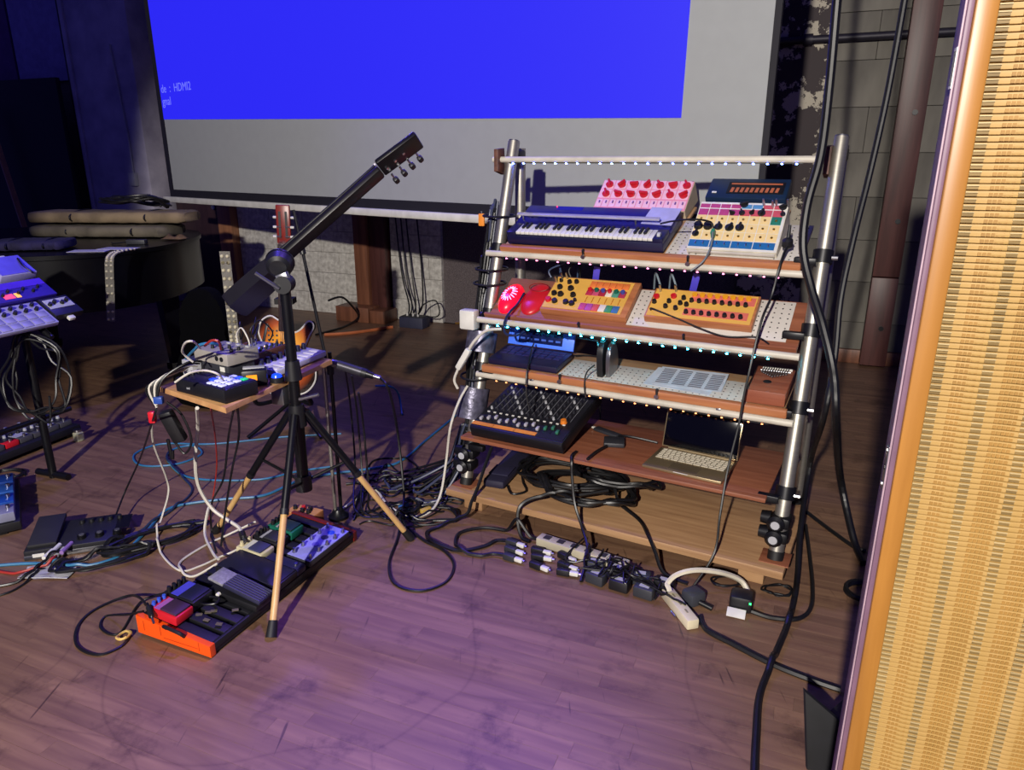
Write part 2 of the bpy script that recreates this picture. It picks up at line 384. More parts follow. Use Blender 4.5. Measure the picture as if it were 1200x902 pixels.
BPN = mat('black_partition_board', '#131218', .6)
o = thing('black_partition', 'large matt black partition board behind piano', 'partition', WS * -8.2 + WT * 5.45, WA); box('board', BPN, o, (0, 0, 1.12), (2.1, .05, 2.24)); box('foot', BLK, o, (-.6, 0, .02), (.08, .5, .04)); box('foot', BLK, o, (.6, 0, .02), (.08, .5, .04))
o = tag(part('wall_panel', a_box(bm_new(), (-7.79, WALL_T + .019, 2.75), (.85, .04, .98)), mat('lavender_board', '#8a84b8', .7), None), 'greyish lavender board on wall above black partition', 'panel'); o.rotation_euler.z = WA
o = tag(part('wall_panel', a_box(bm_new(), (-8.75, WALL_T + .019, 2.85), (1.0, .04, 1.2)), mat('purple_board', '#5c3a70', .7), None), 'dark purple board on wall at its far corner', 'panel'); o.rotation_euler.z = WA
o = tag(part('wall_stud', a_box(bm_new(), (-7.24, WALL_T - .032, 1.9), (.2, .14, 3.4)), BLK, None), 'black vertical duct between boards and grey column', 'duct'); o.rotation_euler.z = WA
P = PL(158, 210, WS * 0 + WT * (WALL_T - .28), WT)
e = thing('junction_box', 'small grey electrical box with conduit on column', 'electrical box', P, WA); box('body', LGR, e, (0, -.015, 0), (.085, .05, .13), bev=.006)
tube('conduit', LGR, e, [(0, -.005, .06), (-.0, -.005, .4), (-.02, -.005, .7), (-.06, -.005, 1.25)], .009)
# diagonal brace behind the piano
a, b = PL(2, 185, WT * 5.3, WT), PL(20, 240, WT * 5.3, WT)
o = thing('timber_brace', 'reddish timber brace leaning against black partition', 'timber', a + (b - a) * 2.2); d_ = (a - b).normalized()
tube('bar', TIML, o, [Vector((0, 0, 0)) + d_ * -.2, d_ * 1.6], .035, n=4, smooth=False)
# pipe along grey wall
o = thing('wall_pipe', 'dark horizontal pipe crossing grey block wall', 'pipe', WS * .35 + WT * (WALL_T - .044) + Vector((0, 0, 2.24)), WA); PIP = mat('dark_pipe', '#2b2833', .5, .3)
cyl('tube', PIP, o, (-.75, 0, 0), (.95, 0, 0), .026)
for x in (-.52, .72): cyl('coupling', PIP, o, (x - .03, 0, 0), (x + .03, 0, 0), .038); cyl('bracket', PIP, o, (x, 0, 0), (x, .042, 0), .012)
# ================================================================ PROJECTION SCREEN
SA = R(-38.18); A0 = G(192, 232, 1.15); KS = .857
def sx(x): return x * KS
def sz(z): return CAM_H + (z - CAM_H) * KS
scr = thing('projection_screen', 'wide white projection screen showing blue no-signal picture', 'screen', (A0.x, A0.y, 0), SA)
SFB = mat('screen_fabric', '#989b9c', .75, var=.02)
def sbox(name, m, x0, x1, z0, z1, dy=0., ty=.012, bev=0): return box(name, m, scr, ((sx(x0) + sx(x1)) / 2, dy, (sz(z0) + sz(z1)) / 2), (sx(x1) - sx(x0), ty, sz(z1) - sz(z0)), None, bev)
sbox('fabric', SFB, .225, 5.825, 1.185, 3.8)
SBK = mat('screen_black_border', '#15131c', .7)
sbox('border', SBK, .155, 5.85, 1.12, 1.186, -.001, .014)
for x0_, x1_ in ((.152, .228), (5.818, 5.85)): sbox('border', SBK, x0_, x1_, 1.185, 3.8, -.001, .014)
sbox('bottom_bar', mat('screen_bar', '#cfcdc5', .5), .025, 5.9, 1.065, 1.12, 0, .04, .01)
cyl('roller_case', WHP, scr, (sx(-.05), 0, sz(3.85)), (sx(5.9), 0, sz(3.85)), .06)
for x in (.3, 5.7): cyl('hanger', STL, scr, (sx(x), 0, sz(3.85)), (sx(x), 0, sz(5)), .008)
PRJ = mat('projected_blue', '#0a0a30', .6, var=.0, emit='#2a26ff', estr=.9)
bm = bm_new(); q = [(sx(x), sz(z)) for x, z in ((.228, 1.81), (5.395, 1.654), (5.425, 3.6), (.228, 3.6))]
M_ = Matrix.Translation((0, -.0075, 0)) @ Matrix.Rotation(R(90), 4, 'X'); a_prism(bm, q, (0, .002), M_)
pic = part('projected_picture', bm, PRJ, scr, smooth=0, label='flat blue projected picture')
TXT = mat('projected_text', '#404070', .6, emit='#6f76ff', estr=.9)
for s_, x_, z_ in (('de  :  HDMI2', .25, 2.035), ('gnal', .25, 1.93)):
    t_ = text('lettering', s_, .098 * KS, TXT, pic, (sx(x_), -.0105, sz(z_)), (R(90), 0, 0)); t_['kind'] = 'stuff'
# ================================================================ GRAND PIANO AND WHAT LIES ON IT
PBK = mat('black_lacquer', '#050509', .3, var=.2, spec=.3)
pno = thing('grand_piano', 'closed black lacquered grand piano', 'piano', (-2.87, 4.9, 0))
def loop(pts, k=6): return [(v.x, v.y) for v in spline([(x, y, 0) for x, y in pts], k, True)]
out = loop([(-.65, -.95), (-.15, -.9), (.24, -.8), (.5, -.6), (.63, -.3), (.64, .05), (.55, .5), (.25, .85), (-.65, 1.0), (-1.2, .8), (-1.2, -.9)])
part('rim', a_prism(bm_new(), out, (.59, .905), None, .006), PBK, pno)
part('lid', a_prism(bm_new(), [(x * 1.02, y * 1.02) for x, y in out], (.908, .933), None, .006), PBK, pno)
part('soundboard_beam', a_box(bm_new(), (-.2, 0, .57), (1.2, .12, .06)), BLK, pno)
for x, y in ((.5, -.02), (-.75, -.6), (-.75, .6)):
    l = part('leg', a_cyl(a_cyl(bm_new(), (x, y, .60), (x, y, .1), .085, .05, 4), (x, y, .1), (x, y, .055), .065, .065, 8), PBK, pno)
    c = inst('caster', 'pcaster', b_cyl(.05, .035, 12), BRS, l, (x, y - .0175, .05), (R(-90), 0, 0))
part('lid_prop_seam', a_tube(bm_new(), [(.13, -.86, .9), (.135, -.865, .75), (.12, -.865, .62)], .003), BLKM, pno)
LIDZ = .934
def soft_roll(name, label, m, cx, cy, z, lx, ly, lz, rz, seed, group=None):
    rnd = random.Random(seed); bm = bm_new(); n = 26; rings = []
    for i in range(n + 1):
        t = i / n; x = (t - .5) * lx; e = min(1, (1 - abs(2 * t - 1)) * 9 + .55) ** .5
        dy = rnd.uniform(-.012, .012); sz = e * rnd.uniform(.9, 1.0); ring = []
        for j in range(14):
            a = 2 * math.pi * j / 14; ca, sa = math.cos(a), math.sin(a)
            ring.append(bm.verts.new((x, dy + math.copysign(abs(ca) ** .4, ca) * ly / 2 * e, max(0, lz / 2 + math.copysign(abs(sa) ** .4, sa) * lz / 2 * sz))))
        rings.append(ring)
    for A, B in zip(rings, rings[1:]):
        for j in range(14): bm.faces.new((A[j], A[(j + 1) % 14], B[(j + 1) % 14], B[j]))
    bm.faces.new(rings[0]); bm.faces.new(rings[-1])
    t = thing(name, label, 'roll', (cx, cy, z), rz, group); part('canvas', bm, m, t, smooth=60)
    for f in (-.2, .27): 
        part('strap', a_tube(bm_new(), [(f * lx, ly * .53 * math.cos(2 * math.pi * q / 12), max(.0062, lz / 2 + lz * .52 * math.sin(2 * math.pi * q / 12))) for q in range(12)], .005, 5, True), BLK, t)
    return t
CNV = mat('tan_canvas', '#5c4e3e', .9, scale=5, bump=.5, col2='#8e7c62'); CNG = mat('grey_canvas', '#48423a', .9, scale=5, bump=.5, col2='#6f6759')
soft_roll('canvas_roll', 'grey canvas roll strapped flat on piano lid', CNG, -2.88, 5.22, LIDZ, .98, .36, .085, R(-3), 1)
soft_roll('canvas_roll', 'tan canvas roll stacked on grey roll over piano', CNV, -2.84, 5.26, LIDZ + .092, 1.12, .34, .085, R(-2), 2)
def coil(name, label, m, c, rx, ry, n, r, tilt=0, seed=0, jit=.15, rz=0, rise=.004, cat='cable', group=None, tail=None):
    rnd = random.Random(seed); pts = []
    for i in range(n * 10):
        a = 2 * math.pi * i / 10; k_ = 1 + rnd.uniform(-jit, jit); zz = r + rise * (i % 10) * .2 + rnd.uniform(0, rise) + (i // 10) * r * .6
        pts.append(Vector((rx * k_ * math.cos(a), ry * k_ * math.sin(a), zz)))
    if tail: pts += [Vector(q) for q in tail]
    if tilt == 0 and c[2] < .2:                                           # lies on floor or plank: settle it on what is below
        cv = Vector(c); Rz = Matrix.Rotation(rz, 3, 'Z'); base = cv.z
        W_ = settle([cv + Rz @ q for q in pts], r, own=False, free=0.)
        o = tag(part(name, a_tube(bm_new(), [q - cv for q in W_], r, 6, smooth=False), m, None), label, cat, group); o.location = c; return o
    o = tag(part(name, a_tube(bm_new(), pts, r, 6, k=4), m, None), label, cat, group); o.location = c; o.rotation_euler = (tilt, 0, rz); return o
c_ = AY(160, 245, 5.25); coil('cable_coil', 'coiled black cable lying on tan canvas roll', CBL, (c_.x, c_.y, LIDZ + .18), .2, .12, 7, .008, seed=3, rise=.03, jit=.25)
# purple cloth bag
b_ = soft_roll('cloth_bag', 'dark purple cloth bag on near end of piano', mat('purple_cloth', '#1c1740', .9, scale=12, var=.4, bump=.4), -2.92, 4.42, LIDZ, .42, .3, .06, R(12), 4); b_['category'] = 'bag'
PAP = mat('paper_white', '#b9b6c4', .8, var=.05)
for x, y, rz, lb in ((-2.52, 4.32, 8, 'white paper sheet on piano beside purple bag'), (-2.4, 4.42, -6, 'white paper sheet under studded strap on piano')):
    p_ = thing('paper_sheet', lb, 'paper', (x, y, LIDZ + (.0022 if rz < 0 else 0)), R(rz)); box('sheet', PAP, p_, (0, 0, .001), (.21, .12, .0016), bev=0)
    for i in range(4): box('staff_line', GRY, p_, (0, -.04 + i * .025, .0021), (.18, .004, .0004), bev=0)
STR = mat('strap_leather', '#8e8a80', .6); STU = mat('stud_metal', '#e0d8b8', .35, .4)
def strap(name, label, M, pts, wdt, n, cat='strap'):
    t = thing(name, label, cat, M=M); bm = bm_new(); Q = spline(pts, 8); L_ = []
    for q in Q: L_.append((bm.verts.new(q + Vector((-wdt / 2, 0, 0))), bm.verts.new(q + Vector((wdt / 2, 0, 0)))))
    for A, B in zip(L_, L_[1:]): bm.faces.new((A[0], A[1], B[1], B[0]))
    bmesh.ops.solidify(bm, geom=list(bm.faces), thickness=.004)
    part('band', bm, STR, t); m_ = len(Q)
    for i in range(n):
        q = Q[int((i + .5) * (m_ - 1) / n)]
        for s in (-.26, .26): inst('stud', 'stud' + name, lambda bm: a_lathe(bm, [(.0072, -.003), (.0066, .002), (.003, .0055)], 8), STU, t, q + Vector((s * wdt, -.004, 0)), (R(90), 0, 0))
    return t
p0 = AY(128, 283, 4.08); strap('studded_strap', 'metal studded strap hanging over piano edge', Matrix.Translation((p0.x, p0.y, 0)), [(.0, .25, .945), (.0, .08, .95), (0, .0, .94), (-.004, -.03, .9), (-.024, -.03, .75), (-.05, -.028, .565)], .05, 20)
cl = bm_new(); rnd = random.Random(5)
vs = [[cl.verts.new(((i - 3) * .025, (j - 2) * .03, .004 + rnd.uniform(0, .035) * (1 if 0 < i < 6 and 0 < j < 4 else .1))) for j in range(5)] for i in range(7)]
for i in range(6):
    for j in range(4): cl.faces.new((vs[i][j], vs[i + 1][j], vs[i + 1][j + 1], vs[i][j + 1]))
bmesh.ops.solidify(cl, geom=list(cl.faces), thickness=.003)
o = tag(part('crumpled_cloth', cl, mat('tan_cloth', '#b08f68', .9), None, 60), 'crumpled tan cloth on rounded end of piano', 'cloth'); p_ = G(205, 281, LIDZ); o.location = (p_.x, p_.y, LIDZ + .004)
t = thing('cable_adapter', 'dark adapter and lead on piano lid', 'adapter', G(150, 286, LIDZ)); box('body', DGR, t, (.06, .0, .015), (.12, .05, .03), bev=.004); tube('lead', CBL, t, [(-.12, .03, .006), (-.08, -.02, .006), (-.03, .01, .01), (.0, 0, .012)], .004)
# ================================================================ SUNBURST GUITAR ON ITS STAND
SUN = mat('sunburst_lacquer', '#d98a1c', .25); nt = SUN.node_tree; N = nt.nodes; L = nt.links
tc = N.new('ShaderNodeTexCoord'); mp = N.new('ShaderNodeMapping'); mp.inputs['Scale'].default_value = (1 / .185, 0, 1 / .235); mp.inputs['Location'].default_value = (0, 0, -.96); L.new(tc.outputs['Object'], mp.inputs[0])
ln = N.new('ShaderNodeVectorMath'); ln.operation = 'LENGTH'; L.new(mp.outputs[0], ln.inputs[0])
r1 = N.new('ShaderNodeValToRGB'); els = r1.color_ramp.elements; els[0].position = .45; els[0].color = (*lin('#e79a22'), 1); els[1].position = .95; els[1].color = (*lin('#1d0d08'), 1); e_ = els.new(.74); e_.color = (*lin('#a8480f'), 1)
L.new(ln.outputs['Value'], r1.inputs[0]); L.new(r1.outputs[0], N['Principled BSDF'].inputs['Base Color'])
GY = 3.75; gb = AY(337, 462, GY); GZ = gb.z
MG = Matrix.Translation((gb.x, GY, GZ)) @ Matrix.Rotation(R(-9), 4, 'X') @ Matrix.Rotation(R(2), 4, 'Y')
gt = thing('sunburst_guitar', 'sunburst electric guitar with white binding and slotted red headstock', 'guitar', M=MG)
ol = [(0, 0), (.1, .015), (.155, .075), (.16, .15), (.125, .215), (.105, .26), (.125, .32), (.15, .37), (.145, .4), (.12, .405), (.085, .365), (.05, .345), (.03, .36), (.02, .4), (-.03, .405), (-.08, .43), (-.13, .4), (-.145, .34), (-.125, .28), (-.11, .24), (-.14, .19), (-.16, .14), (-.15, .07), (-.1, .015)]
pts = loop(ol, 4); MX = Matrix.Rotation(R(90), 4, 'X')
body = part('body', a_prism(bm_new(), pts, (-.025, .025), MX, .006), SUN, gt)
part('binding', a_tube(bm_new(), [MX @ Vector((x, y, .024)) for x, y in pts], .0045, 5, True, False), WHT, body)
box('fingerboard', mat('rosewood', '#2a1614', .5), gt, (-.005, -.034, .58), (.055, .014, .46)); box('neck', mat('mahogany_neck', '#5a2418', .4), gt, (-.005, -.018, .6), (.05, .03, .44))
hd = box('headstock', mat('red_headstock', '#7a2018', .35), gt, (-.005, -.02, .915), (.075, .018, .2), (R(8), 0, 0), .006)
for s in (-1, 1):
    box('slot', BLK, hd, (-.005 + s * .017, -.0285, .91), (.012, .004, .14), (R(8), 0, 0), 0)
    for i in range(3):
        z = .85 + i * .05; cyl('tuner_post', CHR, hd, (-.005 + s * .01, -.03, z), (-.005 + s * .034, -.03, z), .004, n=8); k_ = cyl('tuner_button', WHT, hd, (s * .036 - .005, -.018, z), (s * .055 - .005, -.018, z), .007, n=8)
box('bridge', BLK, gt, (-.005, -.03, .12), (.1, .014, .025)); 
for i in range(6): cyl('string', CHR, gt, (-.02 + i * .006, -.046, .12), (-.02 + i * .006, -.046, .83), .0008, n=4)
for i in range(10): cyl('sound_hole', BLK, gt, (-.09 + (i % 3) * .022, -.0252, .3 + (i // 3) * .025), (-.09 + (i % 3) * .022, -.0268, .3 + (i // 3) * .025), .006, n=8)
box('pickguard', BLK, gt, (-.11, -.027, .33), (.015, .004, .12), (0, R(12), 0), .002)
st = thing('guitar_stand', 'black guitar stand under the sunburst guitar', 'guitar stand', (gb.x, GY, 0))
tube('upright', BLKM, st, [(0, .07, .03), (0, .15, GZ + .5)], .014); tube('cradle', BLKM, st, [(-.14, -.11, GZ + .03), (-.14, -.06, GZ - .035), (0, .05, GZ - .035), (.14, -.06, GZ - .035), (.14, -.11, GZ + .03)], .012)
for x, y in ((-.2, -.12), (.2, -.12), (0, .32)): tube('leg', BLKM, st, [(0, .08, .16), (x, y, .012)], .011)
part('neck_yoke', a_box(bm_new(), (0, .118, GZ + .5), (.1, .075, .03)), RUB, st)
# dark gig bag leaning behind the table
gp = G(250, 478, 0)
gg = thing('gig_bag', 'black gig bag propped upright beside piano leg', 'bag', (gp.x, gp.y, .036)); BAG = mat('black_nylon', '#020203', .95, scale=20, var=.3, spec=.1)
part('bag', a_prism(bm_new(), loop([(-.17, 0), (.17, 0), (.19, .2), (.12, .36), (.14, .5), (.08, .66), (0, .7), (-.08, .66), (-.14, .5), (-.12, .36), (-.19, .2)], 4), (-.06, .06), Matrix.Rotation(R(84), 4, 'X'), .02), BAG, gg)
tube('zip', STL, gg, [(.03, -.085, .2), (.035, -.095, .28), (.025, -.1, .34)], .005)  # steel line stands in for a small silver highlight on the bag
# ================================================================ TRIPOD STAND WITH TABLE BOARD
F1, F2, F3 = G(318, 748), G(482, 632), G(252, 624); PX, PY = -.761, 2.390
tr = thing('tripod_stand', 'black tripod stand with pale wooden leg extensions', 'stand', (PX, PY, 0)); T0 = Vector((PX, PY, 0)); HUBZ = .60
DOW = wood('pale_dowel', '#b58d55', '#cfaa70', grain=(14, 14, 1)); 
for Fp, fr in ((F1, .47), (F2, .47), (F3, .5)):
    top = Vector((0, 0, HUBZ)) + (Fp - T0).normalized() * .03; ft = Fp - T0; ft.z = .0; mid = top.lerp(ft, fr); e = ft + (top - ft).normalized() * .03
    l = cyl('leg', BLKM, tr, top, mid, .0135); cyl('extension', DOW, l, mid, e, .0115); cyl('collar', BLK, l, mid + (top - mid).normalized() * .02, mid, .0155); cyl('foot', RUB, l, e + (top - ft).normalized() * .025, ft + Vector((0, 0, .004)), .0145, .018)
    cyl('brace', BLKM, tr, (0, 0, .33), top.lerp(ft, .36), .006, n=8)
cyl('hub', BLK, tr, (0, 0, HUBZ - .05), (0, 0, HUBZ + .03), .032, .026); cyl('lower_pole', BLKM, tr, (0, 0, HUBZ - .03), (0, 0, .30), .022, .02); cyl('lower_collar', BLK, tr, (0, 0, .36), (0, 0, .30), .03)
cyl('pole', BLKM, tr, (0, 0, HUBZ), (0, 0, 1.05), .018); cyl('pole_collar', BLK, tr, (0, 0, .722), (0, 0, .79), .03, .024); cyl('clamp_lever', CHR, tr, (.02, -.02, .655), (.09, -.03, .675), .007)
cyl('pole_joint', BLK, tr, (0, -.028, 1.055), (0, .028, 1.055), .03); box('tilt_arm', STL, tr, (.0, -.005, 1.075), (.04, .03, .035), (0, R(-20), 0), .003); cyl('lever', STL, tr, (-.01, -.03, 1.045), (-.075, -.055, 1.1), .006)
# mounting cup under the guitar
tb_c = AY(322, 313, 2.4)
# table board
TZ = .72; TF, TL, TR = G(264.4, 478, TZ), G(187, 453, TZ), G(389, 421, TZ)
ex, ey = TR - TF, TL - TF
tbo = thing('table_board', 'small plywood table board clamped to tripod stand', 'table', (TF.x, TF.y, TZ))
PLY = wood('plywood', '#a8784e', '#c79a68', grain=(2, 14, 14)); PLE = wood('plywood_edge', '#9c7040', '#c9a060', grain=(1, 1, 60))
o2 = [(0, 0), (ex.x, ex.y), (ex.x + ey.x, ex.y + ey.y), (ey.x, ey.y)]
part('board', a_prism(bm_new(), o2, (-.018, 0), None, .002), PLY, tbo)
box('clamp_plate', STL, tbo, Vector((T0.x - TF.x - .047, T0.y - TF.y + .016, -.0530)), (.07, .05, .068), (0, 0, R(71.2)), .003)
def on_table(a, b, z=0.): return TF + ex * a + ey * b + Vector((0, 0, z + .001))
TA = math.atan2(ex.y, ex.x); TB = R(58)
def pad_pt(x, y): return on_table(.03, .03) + Vector((math.cos(TB), math.sin(TB), 0)) * x + Vector((-math.sin(TB), math.cos(TB), 0)) * y
# -- pad controller
MP = basis(on_table(.03, .03), Vector((math.cos(TB), math.sin(TB), 0)), Vector((-math.sin(TB), math.cos(TB), 0)))
dm = thing('pad_controller', 'black pad controller with glowing white and green pads', 'drum machine', M=MP)
box('case', BLK, dm, (.065, .135, .024), (.13, .25, .046), bev=.004); box('top_plate', mat('violet_black_plate', '#1a1730', .35), dm, (.065, .135, .048), (.122, .242, .003), bev=.001)
PADW = mat('pad_white_lit', '#c8ccff', .4, emit='#c4ceff', estr=.35); PADG = mat('pad_green_lit', '#20c070', .4, emit='#20d080', estr=.4); PADB = mat('pad_blue_lit', '#2a50ff', .4, emit='#2a55ff', estr=.6)
for i in range(4):
    for j in range(4):
        if (i, j) in ((3, 3), (0, 3)): continue
        m_ = PADG if (i, j) == (3, 0) else PADB if (i, j) in ((3, 1), (1, 3)) else PADW
        inst('pad', 'pad' + m_.name, b_box((.021, .021, .006), .003), m_, dm, (.022 + i * .028, .045 + j * .028, .051))
box('display', BLKM, dm, (.09, .21, .0505), (.05, .06, .002)); 
for i in range(3): inst('knob', 'dmk', b_knob(.007, .012), BLK, dm, (.03 + i * .022, .235, .05))
text('marking', 'pad', .012, LGR, dm, (-.0005, .2, .02), (R(90), 0, R(-90)))
# -- grey interface on a black power box
MQ = Matrix.Translation(pad_pt(.2, .252)) @ Matrix.Rotation(TB, 4, 'Z')
o = thing('black_power_box', 'black box with white sticker under grey mixer', 'power supply', M=MQ); box('case', DGR, o, (0, 0, .032), (.11, .15, .064), bev=.004); box('sticker', WHT, o, (-.0555, -.045, .032), (.001, .025, .05), bev=0)
MQ2 = MQ.copy(); MQ2.translation += Vector((0, 0, .066))
o = thing('grey_mixer_box', 'small grey mixer box with two black sockets', 'mixer', M=MQ2); box('case', mat('warm_grey_case', '#9a948c', .5), o, (0, 0, .021), (.13, .18, .042), bev=.004)
for y in (-.06, -.035): cyl('socket', BLK, o, (-.064, y, .022), (-.067, y, .022), .0085)
for i in range(6): inst('knob', 'gmk', b_knob(.006, .012), BLK, o, (-.03 + (i % 2) * .03, -.07 + (i // 2) * .05, .042)); 
for i in range(3): inst('button', 'gmb', b_box((.012, .016, .005), .001), LGR, o, (.045, -.06 + i * .05, .044))
# -- recorder with orange display
MQ = Matrix.Translation(pad_pt(.196, .11)) @ Matrix.Rotation(R(18), 4, 'Z')
o = thing('handheld_recorder', 'black handheld recorder with orange screen', 'recorder', M=MQ); box('case', BLK, o, (0, 0, .028), (.085, .06, .055), bev=.008); box('display', mat('orange_lcd', '#e08a18', .4, emit='#ff8c1a', estr=.7), o, (-.008, -.031, .03), (.034, .002, .02), bev=0); box('top_grille', LGR, o, (0, .01, .0565), (.07, .03, .004), bev=.001)
for s in (-1, 1): cyl('capsule', STL, o, (s * .02, .03, .04), (s * .02, .055, .045), .01)
o = thing('blue_lamp_pod', 'small pod with glowing blue light', 'light', on_table(.462, .048)); part('base', a_lathe(bm_new(), [(.024, 0), (.025, .012), (.02, .018)]), BLK, o); part('lens', a_lathe(bm_new(), [(.018, .018), (.015, .026), (.006, .03)]), mat('blue_lens', '#1030ff', .3, emit='#1038ff', estr=2.2), o)
# -- white knob controller
MQ = Matrix.Translation(on_table(.5, .155, .006)) @ Matrix.Rotation(R(70), 4, 'Z') @ Matrix.Rotation(R(4), 4, 'X')
o = thing('knob_controller', 'slim white controller with a row of dark knobs', 'controller', M=MQ); box('case', mat('white_lavender_case', '#b9b6cc', .45), o, (.15, .035, .011), (.30, .10, .022), bev=.004)
for i in range(8): inst('knob', 'kck', b_knob(.009, .022), mat('blue_black_knob', '#1a1c38', .4), o, (.025 + i * .0355, .07, .022)); inst('key_plate', 'kcp', b_box((.031, .045, .003), .001), WHT, o, (.025 + i * .0355, .015, .023))
# -- wooden patch synth with plugs standing in it
MQ = Matrix.Translation(on_table(.645, .66)) @ Matrix.Rotation(R(66), 4, 'Z')
WSD = wood('walnut_side', '#4a2c22', '#6d4333', grain=(2, 20, 20))
o = thing('patch_synth', 'small wooden sided patch synth bristling with plugs', 'synthesizer', M=MQ); box('wood_side', WSD, o, (0, -.075, .032), (.2, .012, .064), bev=.002); box('wood_side', WSD, o, (0, .075, .032), (.2, .012, .064), bev=.002); box('panel', LGR, o, (0, 0, .03), (.196, .138, .055), bev=.003)
rnd = random.Random(8)
for i in range(14): inst('knob', 'psk', b_knob(.006, .012), BLK, o, (-.085 + (i % 7) * .028, -.055 + (i // 7) * .022, .057)); 
for i in range(12): inst('led', 'psl%d' % (i % 2), b_cyl(.003, .004, 6), (mat('led_warm', '#ffb080', .4, emit='#ffb890', estr=2.5), mat('led_blue', '#4050ff', .4, emit='#4a4aff', estr=3))[i % 2], o, (-.085 + (i % 6) * .03, -.066 + (i // 6) * .05, .057))
for x, y in ((-.06, .02), (-.02, .045), (.02, .03), (.06, .05), (-.07, .05)): inst('jack_plug', 'jack', b_jack, CHR, o, (x, y, .057))
for k_, ((x, y), q, lb) in enumerate((((-.06, .02), (-.075, -.05), 'first'), ((-.02, .045), (.04, .09), ''), ((.02, .03), (.1, .0), ''))):
    tube('patch_lead', CBL if k_ else CWH, o, [(x, y, .09), (x * 1.0, y, .125), ((x + q[0]) / 2, (y + q[1]) / 2, .15), (q[0], q[1], .1), (q[0], q[1] + .02, .06)], .0028)
# -- rear bits on the table
MQ = Matrix.Translation(pad_pt(.186, .378)) @ Matrix.Rotation(TB, 4, 'Z')
o = thing('silver_adapter_box', 'silver grey adapter box at table rear edge', 'adapter', M=MQ); box('case', LGR, o, (0, 0, .03), (.12, .06, .06), bev=.005); box('lid', DGR, o, (0, 0, .062), (.1, .05, .004)); cyl('plug', CHR, o, (-.06, .0, .03), (-.09, .0, .03), .006)
sp_ = G(274, 394, TZ + .001); sp_ = AY(274, 392, 2.86); MQ = Matrix.Translation((sp_.x, 2.86, TZ + .001)) @ Matrix.Rotation(R(-6), 4, 'Z')
tp = 1.45 - (293 - 187) / 880 * (2.86)
strap('studded_light_strip', 'pale studded strip standing upright at table rear', MQ, [(0, 0, -.0), (0, .002, .15), (.0, .004, tp - TZ)], .044, 22, 'strip')
# ================================================================ BLACK GUITAR ON THE STAND
g0, g1 = AY(268, 353, 2.475), AY(487, 158, 2.635); ax = (g1 - g0); GL = ax.length; ax.normalize()
side = (Vector((.15, 1, 0)) - ax * Vector((.15, 1, 0)).dot(ax)).normalized(); nrm = ax.cross(side) * -1
side = (side * math.cos(R(26)) + nrm * math.sin(R(26))).normalized()
MB_ = basis(g0, ax, side)
bg = thing('black_guitar', 'slim black guitar held horizontally above tripod stand', 'guitar', M=MB_)
sg = 1 if (MB_.to_3x3() @ Vector((0, 0, 1))).z > 0 else -1
bl = .235
part('body', a_prism(bm_new(), loop([(0, -.035), (0, .05), (.03, .062), (.14, .06), (.2, .052), (bl, .035), (bl, -.015), (.2, -.035), (.1, -.042), (.02, -.042)], 4), (-.05 if sg > 0 else -.005, .005 if sg > 0 else .05), None, .006), mat('satin_black', '#141218', .38), bg)
box('neck', mat('dark_neck', '#0e0c10', .4), bg, (bl + .215, .01, -sg * .008), (.5, .054, .028), None, .009)
box('fingerboard', BLK, bg, (bl + .18, .01, sg * .008), (.56, .052, .008), None, .002)
hs = box('headstock', BLKM, bg, (GL - .085, .01, -sg * .006), (.17, .085, .02), (0, R(sg * 6), 0), .006)
for i in range(4):
    x = GL - .15 + i * .038
    cyl('tuner_post', CHR, hs, (x, .01, -sg * .02), (x, .01, sg * .012), .005, n=8)
    cyl('tuner_shaft', CHR, hs, (x, .05, -sg * .018), (x, .072, -sg * .022), .004, n=8)
    part('tuner_key', a_box(bm_new(), (x, .082, -sg * .026), (.02, .026, .02), None, .006), BLK, hs)
cyl('nut', WHT, bg, (GL - .175, -.015, sg * .01), (GL - .175, .035, sg * .01), .004)
for i in range(4): cyl('string', CHR, bg, (.05, -.005 + i * .01, sg * .016), (GL - .06, -.005 + i * .01, sg * .014), .0008, n=4)
mc = bg.matrix_world.inverted() @ Vector((0, 0, 0)) if False else None
cm = thing('guitar_mount_cup', 'round black mounting cup between stand and black guitar', 'mount', M=Matrix.Translation((PX - .022, PY + .026, 1.112)) @ Vector((-.12, .95, .3)).to_track_quat('Z', 'Y').to_matrix().to_4x4())
part('cup', a_lathe(bm_new(), [(.028, -.02), (.04, -.01), (.046, .02), (.046, .036), (.04, .038)], 24), BLK, cm); part('rim', a_lathe(bm_new(), [(.047, .022), (.049, .025), (.049, .031), (.047, .034)], 24), BLKM, cm)
# ================================================================ SHORT MICROPHONE STAND
mb = G(397, 606); ms = thing('microphone_stand', 'short microphone stand with silver and black rods', 'microphone stand', (mb.x, mb.y, 0))
mz = AY(390, 424, mb.y).z
cyl('silver_rod', ALU, ms, (-.012, 0, .02), (-.012, 0, mz - .01), .0075); cyl('black_rod', BLKM, ms, (.012, .0, .02), (.016, 0, mz + .04), .0075)
part('base', a_lathe(bm_new(), [(.042, .0005), (.042, .012), (.03, .02), (.02, .04)], 24), BLKM, ms)
bt = AY(344, 246, mb.y + .1) - Vector((mb.x, mb.y, 0)); bk = Vector((.005, 0, mz - .03)); cyl('boom_arm', BLKM, ms, bk, bt, .006, n=10)
kn = bk.lerp(bt, .76); cyl('boom_knuckle', BLK, ms, kn + (bt - bk).normalized() * .02, kn - (bt - bk).normalized() * .02, .012); cyl('clutch', BLK, ms, (.014, 0, mz - .05), (.014, 0, mz + .01), .014)
q0, q1 = AY(396, 427, mb.y - .02), AY(446, 443, mb.y - .05)
mi = thing('microphone', 'slim dark microphone with chrome plug held on short stand', 'microphone', q0); d_ = q1 - q0
